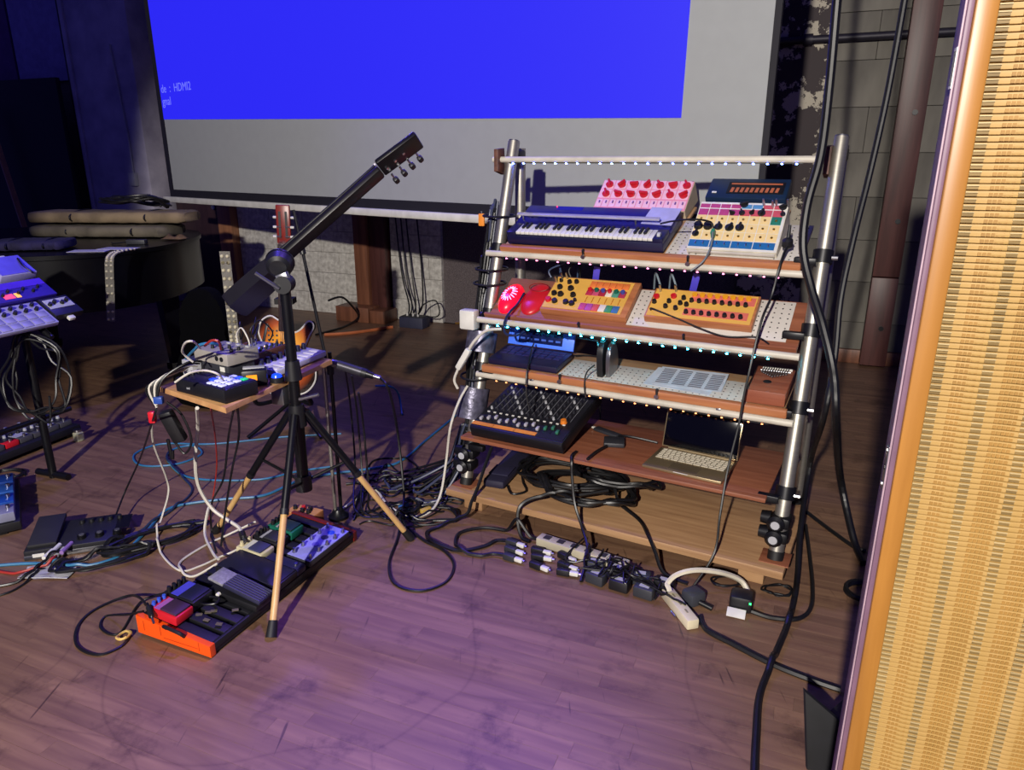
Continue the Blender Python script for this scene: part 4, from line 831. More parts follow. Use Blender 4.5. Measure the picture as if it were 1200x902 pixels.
# ================================================================ ORANGE ENDED PEDALBOARD
PA = R(67.5); PB0 = Vector((-.916, 1.835, 0))
pbM = Matrix.Translation(PB0) @ Matrix.Rotation(PA, 4, 'Z')
pb = thing('pedalboard', 'long black pedalboard with bright orange end caps', 'pedalboard', M=pbM)
PBL, PBW = .775, .30; TILT = math.atan2(.032, PBW)
def ptop(y): return .043 + y * .032 / PBW
PBK2 = mat('pedalboard_black', '#111117', .55); MYX = Matrix(((0, 0, 1, 0), (1, 0, 0, 0), (0, 1, 0, 0), (0, 0, 0, 1)))
end = [(0, .004), (0, .043), (PBW, .075), (PBW, .012), (PBW * .5, .008)]
part('body', a_prism(bm_new(), [(.004, .006), (.004, .03), (PBW - .004, .062), (PBW - .004, .01)], (.02, PBL - .02), MYX), PBK2, pb)
for x in (0, PBL - .02):
    e_ = part('end_cap', a_prism(bm_new(), end, (x, x + .022), MYX, .003), ORA if x == 0 else mat('red_end_paint', '#70190f', .4), pb)
    if x == 0:
        for y, z, ly, lz in ((.045, .03, .001, .03), (.2, .045, .001, .035), (.27, .045, .001, .035), (.12, .022, .14, .001)): box('groove', mat('dark_orange', '#a83408', .5), e_, (-.0004, y, z), (.001, max(ly, .002), max(lz, .002)), None, 0)
part('rail', a_box(bm_new(), (PBL / 2, .006, .032), (PBL - .04, .012, .022), None, .003), PBK2, pb)
n_ = 0
for i in range(14): box('slat', PBK2, pb, (.035 + i * .0535, PBW / 2, .043 + .012), (.036, PBW - .02, .008), (TILT, 0, 0), .002)
tube('handle', BLK, pb, [(-.0, .1, .052), (-.012, .105, .07), (-.012, .165, .078), (0, .17, .062)], .006)
rnd = random.Random(12)
for i in range(6): box('velcro', mat('velcro_tan', '#5a5240', .9), pb, (.07 + rnd.random() * .1, .04 + rnd.random() * .12, ptop(.1) + .0045), (.012, .02, .002), (TILT, 0, rnd.random()), 0)
def pedal(name, label, x, y, sx, sy, sz, m, turn=0., cat='pedal', lift=.0):
    t = thing(name, label, cat, M=pbM @ Matrix.Translation((x, y, ptop(y) + .0055 + lift)) @ Matrix.Rotation(TILT, 4, 'X') @ Matrix.Rotation(R(turn), 4, 'Z'))
    box('case', m, t, (0, 0, sz / 2), (sx, sy, sz), None, .004); return t
VTOP = mat('violet_label', '#6a5ac0', .4)
t = pedal('red_pedal', 'red stompbox pedal at the orange end', .005 + .045, .205, .07, .12, .032, REDP, 0); box('treadle', mat('violet_red_rubber', '#3a2340', .6), t, (0, -.022, .036), (.06, .065, .008), None, .002); box('label_plate', mat('pink_label', '#a05ab0', .4), t, (0, .024, .0328), (.06, .022, .001), None, 0)
for x in (-.02, .0, .02): inst('knob', 'rpk', b_knob(.0065, .013), mat('blue_knob', '#3a5ad0', .4), t, (x, .047, .032))
t = pedal('black_blue_pedal', 'black pedal with blue lit label beside red pedal', .133, .215, .085, .125, .035, BLK); box('label_plate', mat('blue_lit_label', '#4a48d8', .4), t, (0, .02, .0358), (.075, .03, .0012), None, 0); box('treadle', mat('navy_rubber', '#191a3a', .5), t, (0, -.028, .038), (.075, .055, .006), None, .002)
for x in (-.03, -.01, .01, .03): inst('knob', 'bpk', b_knob(.0075, .016), BLK, t, (x, .05, .035))
tube('patch_lead', CBL, t, [(-.01, -.06, .015), (-.015, -.085, .022), (.0, -.115, .028), (.025, -.105, .026), (.03, -.075, .018), (.028, -.06, .015)], .004)
t = pedal('volume_pedal', 'black volume pedal with ribbed treadle and grey toe', .225, .085, .075, .2, .022, BLK)
tr_ = box('treadle', mat('navy_tread', '#20203c', .6), t, (0, -.035, .042), (.07, .15, .012), (R(6), 0, 0), .003)
for i in range(7): box('rib', mat('grey_violet_rib', '#3c3a58', .6), tr_, (-.03 + i * .01, -.035, .05), (.004, .146, .004), (R(6), 0, 0), 0)
box('toe_plate', mat('grey_toe', '#7d7c84', .7, scale=90, var=.2), t, (0, .072, .054), (.07, .062, .01), (R(6), 0, 0), .002); cyl('side_knob', WHT, t, (-.04, .05, .02), (-.05, .05, .02), .007)
t = pedal('flat_black_plate', 'wide flat black plate pedal in middle of board', .345, .122, .12, .255, .028, mat('black_plate', '#17171f', .45)); box('top', mat('blue_black_plate', '#1b1b30', .4), t, (0, 0, .031), (.112, .245, .005), None, .002)
t = pedal('white_pedal', 'off white pedal with dark rubber treadle', .447, .215, .072, .115, .03, mat('offwhite_case', '#c8bf9c', .45)); box('treadle', mat('blue_grey_rubber', '#3a3c60', .5), t, (.0, -.02, .034), (.06, .055, .007), None, .002); box('label_plate', WHT, t, (0, .022, .031), (.06, .02, .001), None, 0)
for x in (-.018, .018): inst('knob', 'wpk', b_knob(.0075, .015), mat('cream_knob', '#c9bd98', .4), t, (x, .045, .03))
t = pedal('flat_blue_black_pedal', 'low blue black pedal beside white pedal', .43, .07, .05, .15, .024, mat('blueblack_case', '#1d1c3c', .45)); box('top', mat('blueblack_top', '#24234c', .4), t, (0, 0, .026), (.044, .14, .004), None, .001); cyl('footswitch', CHR, t, (0, -.05, .026), (0, -.05, .036), .006)
t = pedal('black_pedal', 'small black pedal between white and green pedals', .53, .215, .07, .115, .032, BLK); box('treadle', DGR, t, (0, -.02, .036), (.06, .06, .007), None, .002); box('label_plate', LGR, t, (0, .02, .0328), (.06, .012, .001), None, 0)
for x in (-.02, 0, .02): inst('knob', 'bqk', b_knob(.007, .014), BLK, t, (x, .045, .032))
t = pedal('green_pedal', 'dark green pedal with black treadle', .615, .215, .072, .115, .034, GRN); box('treadle', mat('green_black_rubber', '#153038', .5), t, (0, -.02, .038), (.062, .06, .008), None, .002); box('label_plate', LGR, t, (0, .018, .0348), (.06, .01, .001), None, 0)
for x in (-.02, 0, .02): inst('knob', 'gpk', b_knob(.008, .018), BLK, t, (x, .043, .034))
t = pedal('footswitch_controller', 'lavender topped foot controller with chrome switches', .595, .045, .245, .105, .022, DGR); box('plate', mat('lavender_plate', '#8f8ee0', .35), t, (0, 0, .0235), (.24, .1, .003), None, .001)
for i in range(5): inst('footswitch', 'fsw', lambda bm: a_cyl(a_cyl(bm, (0, 0, 0), (0, 0, .006), .0085, .0085, 6), (0, 0, .006), (0, 0, .018), .0055, .005, 10), CHR, t, (-.1 + i * .05, .034, .025)); inst('footswitch', 'fsw', None, CHR, t, (-.1 + i * .05, -.036, .025))
for x, m_ in ((-.02, mat('violet_dot', '#6a60c8', .4)), (.035, mat('dark_dot', '#2a2a60', .4)), (.075, mat('blue_dot', '#2a48e8', .4))): cyl('dial', m_, t, (x, 0, .025), (x, -.0, .027), .014, n=18)
t = thing('wooden_pedal', 'wooden topped pedal with red and black knobs behind green pedal', 'pedal', M=pbM @ Matrix.Translation((.822, .29, .001))); box('case', OWD, t, (0, 0, .025), (.075, .14, .048), None, .003); box('panel', mat('orange_wood_panel', '#c98e50', .5), t, (0, 0, .05), (.072, .136, .003), None, 0)
for x, y, m_ in ((.01, .01, REDP), (-.012, .0, BLK), (-.01, -.03, BLK), (.015, -.02, BLK), (.0, .045, BLK)): inst('knob', ('wdk', m_.name), b_knob(.0095, .016), m_, t, (x, y, .0515))
# ================================================================ LEFT: SYNTH STAND (its player faces the piano)
LO = Vector((-2.03, 3.14, 0)); LA = R(70); LM = Matrix.Translation(LO) @ Matrix.Rotation(LA, 4, 'Z')
LX = thing('keyboard_stand', 'black tiered keyboard stand by piano', 'stand', M=LM)
for x in (-.75, -.05):
    cyl('leg', BLKM, LX, (x, .16, .002), (x, .16, .78), .018); cyl('foot', BLKM, LX, (x, .06, .0165), (x, .26, .0165), .016)
    cyl('arm', BLKM, LX, (x, -.01, .70), (x, .42, 1.0), .014)
for y, z in ((.16, .3), (.16, .72), (.4, .97)): cyl('crossbar', BLKM, LX, (-.75, y, z), (.1, y, z), .012)
TL_ = 34
def ldev(name, label, cat, x, w, n=.0, tilt=0, turn=0):
    t = R(TL_); y, z = w * math.cos(t) - n * math.sin(t), .745 + w * math.sin(t) + n * math.cos(t)
    return thing(name, label, cat, M=LM @ Matrix.Translation((x, y, z)) @ Matrix.Rotation(R(turn), 4, 'Z') @ Matrix.Rotation(R(TL_ + tilt), 4, 'X'))
LAV = mat('lavender_white_case', '#a9a6cc', .4)
t = ldev('pad_keyboard', 'white pad controller with knob rows on keyboard stand', 'controller', -.66, 0)
box('case', LAV, t, (.33, .075, .012), (.66, .15, .022), bev=.004)
for i in range(13):
    for j in range(2): inst('pad', 'lpd', b_box((.043, .036, .004), .002), mat('pale_pad', '#8d8ab4', .4), t, (.035 + i * .049, .024 + j * .041, .0245)); inst('knob', 'lpn', b_knob(.0085, .016), BLK, t, (.035 + i * .049, .098 + j * .03, .023))
t = ldev('effects_unit', 'small black effects unit with silver sockets at stand corner', 'effects unit', .006, .03); box('case', BLK, t, (.07, .06, .015), (.14, .12, .03), bev=.003); box('plate', LGR, t, (.07, .075, .031), (.12, .06, .002), bev=0)
for i in range(4): inst('knob', 'efk', b_knob(.009, .014), BLK, t, (.022 + i * .03, .07 + .012 * (i % 2), .032))
box('connector', WHT, t, (.07, -.012, .012), (.03, .02, .016), bev=.002)
t = ldev('violet_synth', 'violet lit synth panel behind white pad controller', 'synthesizer', -.6, .158, .004); box('case', mat('violet_case', '#3a2a9a', .35), t, (.34, .06, .018), (.74, .12, .034), bev=.004); box('stripe', mat('bright_violet', '#4a28c8', .35), t, (.34, .095, .036), (.73, .04, .002), bev=0)
for i in range(20): inst('knob', 'vsk', b_knob(.007, .014), BLK, t, (-.01 + i * .035, .04 + .02 * (i % 2), .035))
box('lit_screen', mat('rainbow_screen', '#ff5060', .4, emit='#ff4870', estr=.8), t, (.5, .03, .036), (.045, .028, .002), bev=0); box('lit_screen', mat('amber_screen', '#ffc050', .4, emit='#ffb040', estr=.8), t, (.54, .03, .036), (.02, .028, .002), bev=0)
t = ldev('grey_drum_pad', 'grey keypad instrument on upper tier of stand', 'drum machine', -.5, .288, .006); box('case', mat('blue_grey_case', '#8f90b8', .4), t, (.2, .075, .018), (.42, .15, .034), bev=.004)
for i in range(8):
    for j in range(3): inst('key', 'gdk', b_box((.04, .036, .005), .002), LAV, t, (.03 + i * .047, .03 + j * .042, .0365))
t = ldev('white_box_synth', 'white box device with curled lead on stand top', 'synthesizer', -.05, .30, .006); box('case', mat('white_violet_case', '#9c98c0', .4), t, (.08, .065, .025), (.17, .13, .05), bev=.005); box('panel', mat('violet_panel', '#5a54c8', .4), t, (.08, .065, .051), (.16, .12, .002), bev=0); tube('lead', CBL, t, [(.14, .1, .055), (.12, .04, .062), (.13, .0, .058), (.14, -.004, .05)], .004)
t = ldev('cartridge', 'white and red cartridge box at rear of stand', 'box', -.14, .455, .01); box('case', mat('cream_violet', '#a89cc0', .5), t, (.05, .05, .03), (.14, .1, .06), bev=.004); box('label_plate', mat('red_violet', '#a03868', .5), t, (.05, .05, .061), (.08, .05, .001), bev=0)
t = ldev('white_connector', 'white connector block behind white box device', 'connector', .06, .455, .004); box('case', WHT, t, (0, 0, .012), (.05, .03, .022), bev=.003); cyl('barrel', WHT, t, (.03, 0, .012), (.06, 0, .012), .008)
coil('cable_coil', 'tangled cable loops hanging under keyboard stand', CBL, (-2.1, 3.06, .53), .12, .17, 5, .005, tilt=R(84), seed=21, jit=.3, rise=.02)
coil('cable_coil', 'loose black loop on floor below keyboard stand', CBL, (-2.42, 3.16, .0), .07, .05, 3, .005, seed=22, jit=.15)
# ================================================================ LEFT: PEDALBOARD WITH SILVER PEDALS
a0, a1 = G(-30, 540, .08), G(92, 493, .08); bx = (a1 - a0); bl_ = bx.length
spM = basis((a0.x, a0.y, 0), bx, Vector((0, 0, 1)).cross(bx))
sp = thing('flat_pedalboard', 'low black pedalboard carrying a row of silver pedals', 'pedalboard', M=spM); box('frame', PBK2, sp, (bl_ / 2, .11, .045), (bl_, .24, .04), None, .006)
for x in (.04, bl_ - .05): box('foot', RUB, sp, (x, .03, .0125), (.04, .03, .025)); box('foot', RUB, sp, (x, .2, .0125), (.04, .03, .025))
rnd = random.Random(30)
for i in range(7):
    x = .06 + i * (bl_ - .1) / 6.2; red = i == 2
    t = thing('silver_pedal', 'red pedal in the row of silver pedals' if red else ('silver pedal with pale plate on low black pedalboard' if i % 2 else 'silver pedal with black plate on low black pedalboard'), 'pedal', M=spM @ Matrix.Translation((x, .075, .066)), group=None if red else ('pale plated pedals on the low board' if i % 2 else 'black plated pedals on the low board'))
    box('case', REDP if red else mat('dark_silver', '#5d5d64', .35, .5), t, (0, 0, .014), (.07, .1, .028), None, .003); box('plate', LGR if i % 2 else mat('near_black_plate', '#23232a', .4), t, (0, .01, .0285), (.066, .06, .002), None, 0); cyl('footswitch', CHR, t, (0, -.035, .028), (0, -.035, .042), .0075)
    for k_ in (-.02, .02): inst('knob', 'spk%d' % (i % 2), b_knob(.009, .014), LGR if i % 2 == 0 else BLK, t, (k_, .03, .029))
    if i > 2:
        t = thing('upper_pedal', 'small dark pedal in rear row of low black pedalboard', 'pedal', M=spM @ Matrix.Translation((x + .01, .18, .066)), group='rear row pedals on the low black board'); box('case', mat('rear_case', '#4a4a58', .35, .4), t, (0, 0, .016), (.07, .08, .032), None, .003); cyl('footswitch', CHR, t, (0, -.025, .032), (0, -.025, .044), .007); inst('knob', 'spk0', b_knob(.009, .014), LGR, t, (.015, .02, .032))
gj = G(93, 516); t = thing('glass_jar', 'small glass jar with silver lid on floor', 'jar', (gj.x, gj.y, 0)); part('glass', a_lathe(bm_new(), [(.022, .0), (.026, .005), (.026, .045), (.02, .052)]), mat('jar_glass', '#d8d8b8', .08, trans=.6, var=.02), t); cyl('lid', CHR, t, (0, 0, .052), (0, 0, .064), .021)
# blue pedals
b0 = G(18, 612, .0); bpM = Matrix.Translation((-2.0, 2.60, 0)) @ Matrix.Rotation(R(124), 4, 'Z') @ Matrix.Translation((.05, .09, 0))
t0 = thing('blue_pedal_board', 'black board under the bright blue pedals', 'pedalboard', M=bpM); box('frame', PBK2, t0, (.22, .05, .03), (.5, .3, .04), None, .005); box('foot', RUB, t0, (.0, .05, .005), (.04, .2, .01)); box('foot', RUB, t0, (.44, .05, .005), (.04, .2, .01))
for i, (x, y, sx, sy, c, lb) in enumerate(((.03, -.03, .1, .11, '#8a8ca8', 'silver patterned pedal at near end of blue pedals'), (.15, -.03, .1, .11, '#1e4fa8', 'blue pedal next to the silver patterned pedal'), (.27, -.03, .1, .11, '#2a5ab0', 'blue pedal with silver rim in middle of its board'), (.39, -.03, .1, .11, '#1a3f90', 'deep blue pedal at far end of its board'), (.1, .1, .12, .1, '#24386a', 'navy pedal behind the blue pedals'))):
    t = thing('blue_pedal', lb, 'pedal', M=bpM @ Matrix.Translation((x, y, .051))); box('case', mat('bluep%d' % i, c, .35, .2), t, (0, 0, .02), (sx, sy, .04), None, .004); box('plate', LGR if i != 2 else WHT, t, (0, .01, .0405), (sx * .7, .02, .001), None, 0); cyl('footswitch', CHR, t, (0, -.035, .04), (0, -.035, .055), .008)
    for k_ in (-.025, 0, .025): inst('knob', 'blk', b_knob(.008, .014), LGR, t, (k_, .035, .04))
# multi effects pedal
e0, e1 = G(28, 656, .01), G(134, 640, .01); ex_ = e1 - e0; mfM = basis((e0.x, e0.y, 0), ex_, Vector((0, 0, 1)).cross(ex_)); ml = ex_.length
mf = thing('multi_effects_pedal', 'black multi effects floor unit with rocker pedal', 'effects unit', M=mfM); box('case', mat('dark_metal_case', '#2c2c30', .4, .4), mf, (ml / 2, .11, .026), (ml, .21, .04), (R(3), 0, 0), .006)
box('front_edge', STL, mf, (ml / 2, .005, .012), (ml, .006, .02)); rp_ = box('rocker', mat('rubber_grey', '#1c1c20', .7), mf, (.06, .12, .062), (.1, .2, .016), (R(8), 0, 0), .006); box('rocker_toe', DGR, rp_, (.06, .2, .078), (.09, .03, .006), (R(8), 0, 0), .002)
box('display_panel', BLKM, mf, (.24, .14, .046), (.22, .1, .003), (R(3), 0, 0), 0)
for i in range(5): inst('knob', 'mfk', b_knob(.01, .014), BLK, mf, (.17 + i * .034, .17, .049)); 
for i in range(3): inst('footswitch', 'mff', b_cyl(.016, .014, 14), BLKM, mf, (.19 + i * .062, .05, .042)); cyl('lens', mat('dim_lens', '#4a4a50', .2), mf, (.19 + i * .062, .05, .056), (.19 + i * .062, .05, .058), .01)
for i, m_ in enumerate((WHT, WHT, LGR, mat('violet_plug', '#8a6aa8', .4))): cyl('plug', m_, mf, (.10 + i * .02, .02, .03 + .012 * (i % 2)), (.08 + i * .02, -.05, .03 + .012 * (i % 2)), .008, n=10)
box('sticker', WHT, mf, (.05, .0, .02), (.04, .002, .014), None, 0)
ft = G(58, 672); t = thing('foil_scrap', 'crumpled clear wrapper under multi effects cables', 'wrapper', (ft.x, ft.y, 0)); bm = bm_new(); rnd = random.Random(9)
vs = [[bm.verts.new(((i - 3) * .03, (j - 2) * .02, .002 + rnd.uniform(0, .018))) for j in range(5)] for i in range(7)]
for i in range(6):
    for j in range(4): bm.faces.new((vs[i][j], vs[i + 1][j], vs[i + 1][j + 1], vs[i][j + 1]))
part('film', bm, mat('clear_film', '#a8a8b0', .2, trans=.3), t, smooth=0); part('edge', a_tube(bm_new(), [(-.09, -.04, .006), (0, -.042, .01), (.09, -.04, .006)], .002, 5), LGR, t)
# ================================================================ FLOOR UNDER THE WALL
bx_ = G(486, 383); t = thing('floor_box', 'dark blue grey stage box on floor by block wall', 'box', (bx_.x, bx_.y, 0), WA); box('case', mat('blue_grey_box', '#34364a', .5), t, (0, 0, .05), (.24, .14, .1), None, .006); box('lid', DGR, t, (0, 0, .102), (.22, .12, .006), None, .002)
fw = WALL_T - .02 - w2(bx_)[1]
for x in (-.06, 0, .05): cyl('plug', WHT, t, (x, -.02, .104), (x, -.02, .13), .009, n=10)
for k_, (dx, top) in enumerate(((-.12, 1.1), (-.08, 1.25), (-.03, 1.0), (.06, .9))):
    tube('riser_cable', CBL, t, [(dx * .5, 0, .11), (dx * .8, fw * .35, .2), (dx * 1.2 - .07, fw * .75, .5), (dx * 1.3 - .13, fw * .85, top + .2)], .007)
tube('loop_cable', CBL, t, [(.05, -.02, .12), (.12, -.04, .22), (.22, 0, .26), (.25, .02, .16), (.2, .05, .1), (.1, .04, .1)], .006)
pw = G(497, 372); t = thing('white_wall_plug', 'white plug block lying against block wall', 'plug', (pw.x + .03, pw.y - .1, 0), WA); box('case', WHT, t, (0, 0, .0305), (.1, .05, .06), None, .006); cyl('pin', STL, t, (.05, 0, .04), (.07, 0, .04), .006)
# ================================================================ CABLES
def cab(name, label, m, pts, r=.0045, group=None, cat='cable', plugs=None, n=6):
    P = []
    for p in pts:
        if len(p) == 2: P.append(G(p[0], p[1], r * 1.05))
        elif len(p) == 3: P.append(G(p[0], p[1], p[2]))
        else: P.append(AY(p[0], p[1], p[3]))
    o0 = P[0].copy(); o0.z = 0; P = settle(P, r)
    if plugs:
        t = thing(name, label, cat, o0, group=group); part('lead', a_tube(bm_new(), [p - o0 for p in P], r, n, smooth=False), m, t)
        for e in plugs:
            a, b = (P[0], P[3]) if e == 0 else (P[-1], P[-4]); d = (a - b).normalized(); b_ = part('plug', a_cyl(bm_new(), a - o0 - d * .03, a - o0 + d * .01, r * 1.9, r * 1.9, 10), BLK, t); cyl('tip', CHR, b_, a - o0 + d * .01, a - o0 + d * .035, r * .8, n=8)
        return t
    o = tag(part(name, a_tube(bm_new(), [p - o0 for p in P], r, n, smooth=False), m, None), label, cat, group); o.location = o0; return o
# -- power strips and plugs on the floor in front of the base plank
ps = thing('power_strip', 'pale multiway power strip half under base plank', 'power strip', rk(.62, -.16, 0), RA + R(-4)); box('case', mat('pale_strip', '#b0a892', .5), ps, (0, 0, .02), (.38, .05, .036), None, .006)
for i in range(6): box('socket', DGR, ps, (-.15 + i * .06, 0, .039), (.028, .028, .002), None, 0)
rnd = random.Random(15)
for i in range(9):
    x = .345 + (i % 3) * .112 + (i // 3) * .022 + (rnd.uniform(-.004, .004) if i % 3 else 0); y = -.212 - (i // 3) * .05 + (rnd.uniform(-.007, .007) if i % 3 else 0)
    t = thing('small_plug', 'black plug with white sleeve in the heap before power strip' if i % 3 else 'dark grey plug with white sleeve in the heap before power strip', 'plug', rk(x, y, 0), RA + R(rnd.uniform(-16, 14) if i % 3 else -3), group='black plugs heaped before the power strip' if i % 3 else 'grey plugs heaped before the power strip'); box('body', BLK if i % 3 else DGR, t, (0, 0, .0142), (.05, .026, .026), None, .005); box('sleeve', WHT, t, (.040, 0, .0142), (.034, .018, .016), None, .004); cyl('tip', CHR, t, (.056, 0, .0142), (.066, 0, .0142), .004, n=8)
for i in range(7):
    u, v = (.70 + i * .088, -.222) if i < 4 else (.735 + (i - 4) * .09, -.296); t = thing('power_brick', 'black power brick in the jumble along base plank' if i % 2 else 'slate grey power brick in the jumble along base plank', 'adapter', rk(u, v, 0), RA + R(rnd.uniform(-14, 14)), group='black power bricks along base plank' if i % 2 else 'slate power bricks along base plank'); box('case', BLK if i % 2 else mat('slate_brick', '#2f3138', .5), t, (0, 0, .0222), (.072, .045, .042), None, .007); box('label_plate', LGR, t, (0, 0, .0437), (.035, .02, .001), None, 0)
c0, c1 = G(781, 699), G(812, 738); d_ = c1 - c0
w1 = thing('white_power_strip', 'short white power strip lying askew on floor', 'power strip', (c0 + c1) / 2, math.atan2(d_.y, d_.x)); box('case', mat('ivory_plastic', '#cfc5a8', .45), w1, (0, 0, .019), (d_.length, .042, .036), None, .005)
for i in range(3): box('socket_slot', mat('ivory_dark', '#8a8268', .5), w1, (-.045 + i * .045, 0, .038), (.02, .006, .001), None, 0)
cyl('hook', CHR, w1, (.0, -.03, .01), (.03, -.03, .01), .004, n=8)
t = thing('square_plug', 'dark square plug beside white power strip', 'plug', G(812, 706), .5); box('body', mat('slate_plug', '#3a3c44', .5), t, (0, 0, .0255), (.065, .06, .05), None, .012); cyl('lead_stub', CBL, t, (0, -.03, .02), (.02, -.07, .0125), .009)
t = thing('green_light_plug', 'black plug with small green light and white tag', 'plug', G(868, 712), -.4); box('body', BLK, t, (0, 0, .03), (.075, .07, .058), None, .012); box('lamp', mat('green_dot', '#30ff70', .4, emit='#30ff70', estr=5), t, (.03, -.0355, .045), (.006, .002, .006), None, 0); box('tag', WHT, t, (-.01, -.055, .012), (.06, .035, .004), (R(25), 0, 0), .001)
for q, m_, lb in (((499, 600), mat('brass_plug', '#c0a050', .4), 'yellow plug lying in cable tangle'), ((473, 595), mat('blue_plug2', '#2a62a0', .4), 'blue plug lying in cable tangle')):
    c = G(*q); t = thing('loose_plug', lb, 'plug', c, random.random()); box('body', m_, t, (0, 0, .011), (.05, .02, .02), None, .004); cyl('tip', CHR, t, (.025, 0, .011), (.045, 0, .011), .005)
set_obstacles(meshes_of({'power_strip', 'small_plug', 'power_brick', 'white_power_strip', 'square_plug', 'green_light_plug', 'loose_plug', 'multi_effects_pedal', 'pedalboard', 'red_pedal', 'black_blue_pedal', 'flat_black_plate', 'white_pedal', 'black_pedal', 'green_pedal', 'wooden_pedal', 'foil_scrap', 'stage_wedge'}) + [o for o in rack.children if o.name.split('.')[0] in ('base_plank', 'skid')] + [o for o in ms.children if o.name.split('.')[0] == 'base'])
# -- left side floor
cab('blue_cable', 'blue cable running across floor past multi effects unit', CBU, [(-10, 663), (40, 660), (90, 664), (138, 652), (172, 622), (200, 595), (260, 585), (310, 580), (360, 560), (440, 548), (470, 540), (500, 515), (545, 478)], .006)
cab('blue_cable', 'blue cable looping on floor under table board', CBU, [(400, 508), (330, 512), (250, 520), (190, 520), (158, 532), (165, 545), (205, 544), (236, 532), (225, 522), (200, 528), (198, 542), (225, 560), (300, 562), (350, 552), (400, 545)], .005)
cab('dark_blue_cable', 'dark blue cable crossing from loop down to coil', mat('cable_navy', '#22324e', .45), [(200, 528), (196, 540), (215, 560), (225, 575), (205, 595), (160, 625)], .005)
cab('red_cable', 'red cable entering beside blue cable on floor', CRD, [(-10, 668), (20, 672), (45, 668), (60, 660, .02), (68, 650, .03)], .005)
cab('black_cable', 'black cable curving below multi effects unit', CBL, [(-10, 688), (20, 682), (45, 670), (62, 660), (75, 648, .03)], .005)
cab('black_cable', 'thin black cable sweeping under red cable', CBL, [(-10, 700), (15, 692), (40, 676), (58, 664)], .004)
c = G(183, 634); coil('cable_coil', 'flattened coil of black cable beside multi effects unit', CBL, (c.x, c.y, 0), .17, .07, 6, .0055, seed=41, jit=.22, rz=R(40))
c = G(120, 660); coil('cable_coil', 'narrow black cable loop in front of multi effects unit', CBL, (c.x, c.y, 0), .15, .05, 4, .0055, seed=42, jit=.2, rz=R(28))
cab('black_cable', 'straight black lead from table plugs to multi effects unit', CBL, [(183, 480, .7), (165, 535, .3), (147, 575, .1), (136, 603, .05)], .004)
cab('black_cable', 'black cable looping on floor off the orange pedalboard end', CBL, [(177, 720, .098), (166, 702, .075), (150, 698, .02), (115, 712), (92, 732), (90, 756), (115, 767), (142, 757), (152, 745)], .0045, plugs=(0,))
cab('black_cable', 'second thin cable reaching red pedal at orange end', CBL, [(168, 716, .1), (150, 720, .05), (125, 722), (118, 736), (140, 742), (165, 705, .01), (200, 693, .05)], .0035)
c = G(146, 748); coil('yellow_tie', 'pale yellow cable tie at orange pedalboard corner', mat('yellow_tie', '#c8a85a', .5), (c.x, c.y, 0), .018, .022, 2, .004, seed=4, cat='cable tie')
# -- leads hanging from the table board
cab('white_cable', 'thin white cable hanging from plugs to floor loop', CWH, [(178, 490, .55), (180, 520, .4), (195, 560, .2), (197, 580, .12), (186, 620, .01), (187, 645), (210, 668), (235, 663), (265, 650), (285, 640, .05)], .004)
cab('white_cable', 'thick white cable dropping from table board to pedals', CWH, [(231, 478, .69), (232, 500, .55), (229, 540, .40), (233, 570, .28), (248, 595, .19), (265, 608, .15), (280, 618, .13), (285, 629, .125)], .0065, plugs=(-1,))
cab('white_cable', 'white cable crossing down beside pale leg extension', CWH, [(247, 590, .12), (243, 600, .1), (240, 625, .03), (250, 648, .05), (256, 655, .06)], .0055)
cab('white_cable', 'white cable curling round rear of pedalboard', CWH, [(300, 611, .06), (260, 630), (215, 655), (212, 668), (225, 676), (255, 660, .06)], .0045)
cab('red_cable', 'thin red lead hanging below table board', CRD, [(247, 478, .68), (252, 510, .4), (254, 545, .2), (250, 580, .05), (245, 610)], .003)
cab('black_cable', 'black lead hanging from table corner to pedals', CBL, [(275, 475, .69), (268, 510, .5), (262, 560, .33), (248, 590, .2), (248, 622, .06), (254, 650, .05)], .004)
cab('black_cable', 'second black lead hanging from table edge', CBL, [(278, 474, .69), (280, 510, .5), (272, 550, .37), (264, 600, .2), (259, 640, .09)], .004)
t = thing('hanging_plugs', 'bunch of plugs and adapters hanging off table corner', 'cable bunch', G(183, 472, .68))
box('adapter', BLK, t, (.035, .02, -.09), (.045, .035, .12), (R(8), R(-16), 0), .008); box('red_plug', REDP, t, (-.02, 0, -.05), (.022, .02, .04), None, .004); box('blue_plug', mat('blue_plug', '#2a4a9a', .4), t, (.01, 0, .01), (.03, .02, .025), None, .004)
for k_ in range(6): tube('lead', (CBL, CWH, CBL, CWH, CBL, CBL)[k_], t, [(.0, .0, -.02 + k_ * .004), (-.03 + k_ * .012, .01, .05 + k_ * .006), (.05 + .01 * k_, .05, .085 + .008 * k_), (.085 + .008 * k_, .1, .10 + .008 * (k_ % 3))], .004 if k_ % 2 else .0032)
tube('loop', CBL, t, [(.03, .02, -.14), (.06, .02, -.19), (.09, .02, -.14), (.07, .02, -.05), (.03, .01, .0)], .004); tube('loop', CBL, t, [(.02, .0, -.13), (.025, 0, -.2), (.03, .0, -.17)], .006)
cab('white_cable', 'white lead arching over the pad controller', CWH, [(205, 448, .80), (222, 437, .83), (240, 434, .83), (255, 438, .82), (262, 446, .785)], .0035)
cab('white_cable', 'white lead looping up behind grey mixer box', CWH, [(226, 424, .82), (214, 413, .86), (217, 402, .92), (226, 400, .93), (235, 408, .87)], .0035)
cab('blue_cable', 'blue lead behind the grey mixer box', CBU, [(218, 420, .80), (230, 408, .87), (245, 402, .89), (256, 404, .875)], .0045)
cab('red_cable', 'red lead arching over the grey mixer box', CRD, [(240, 405, .89), (248, 399, .92), (256, 400, .92), (259, 409, .875)], .004)
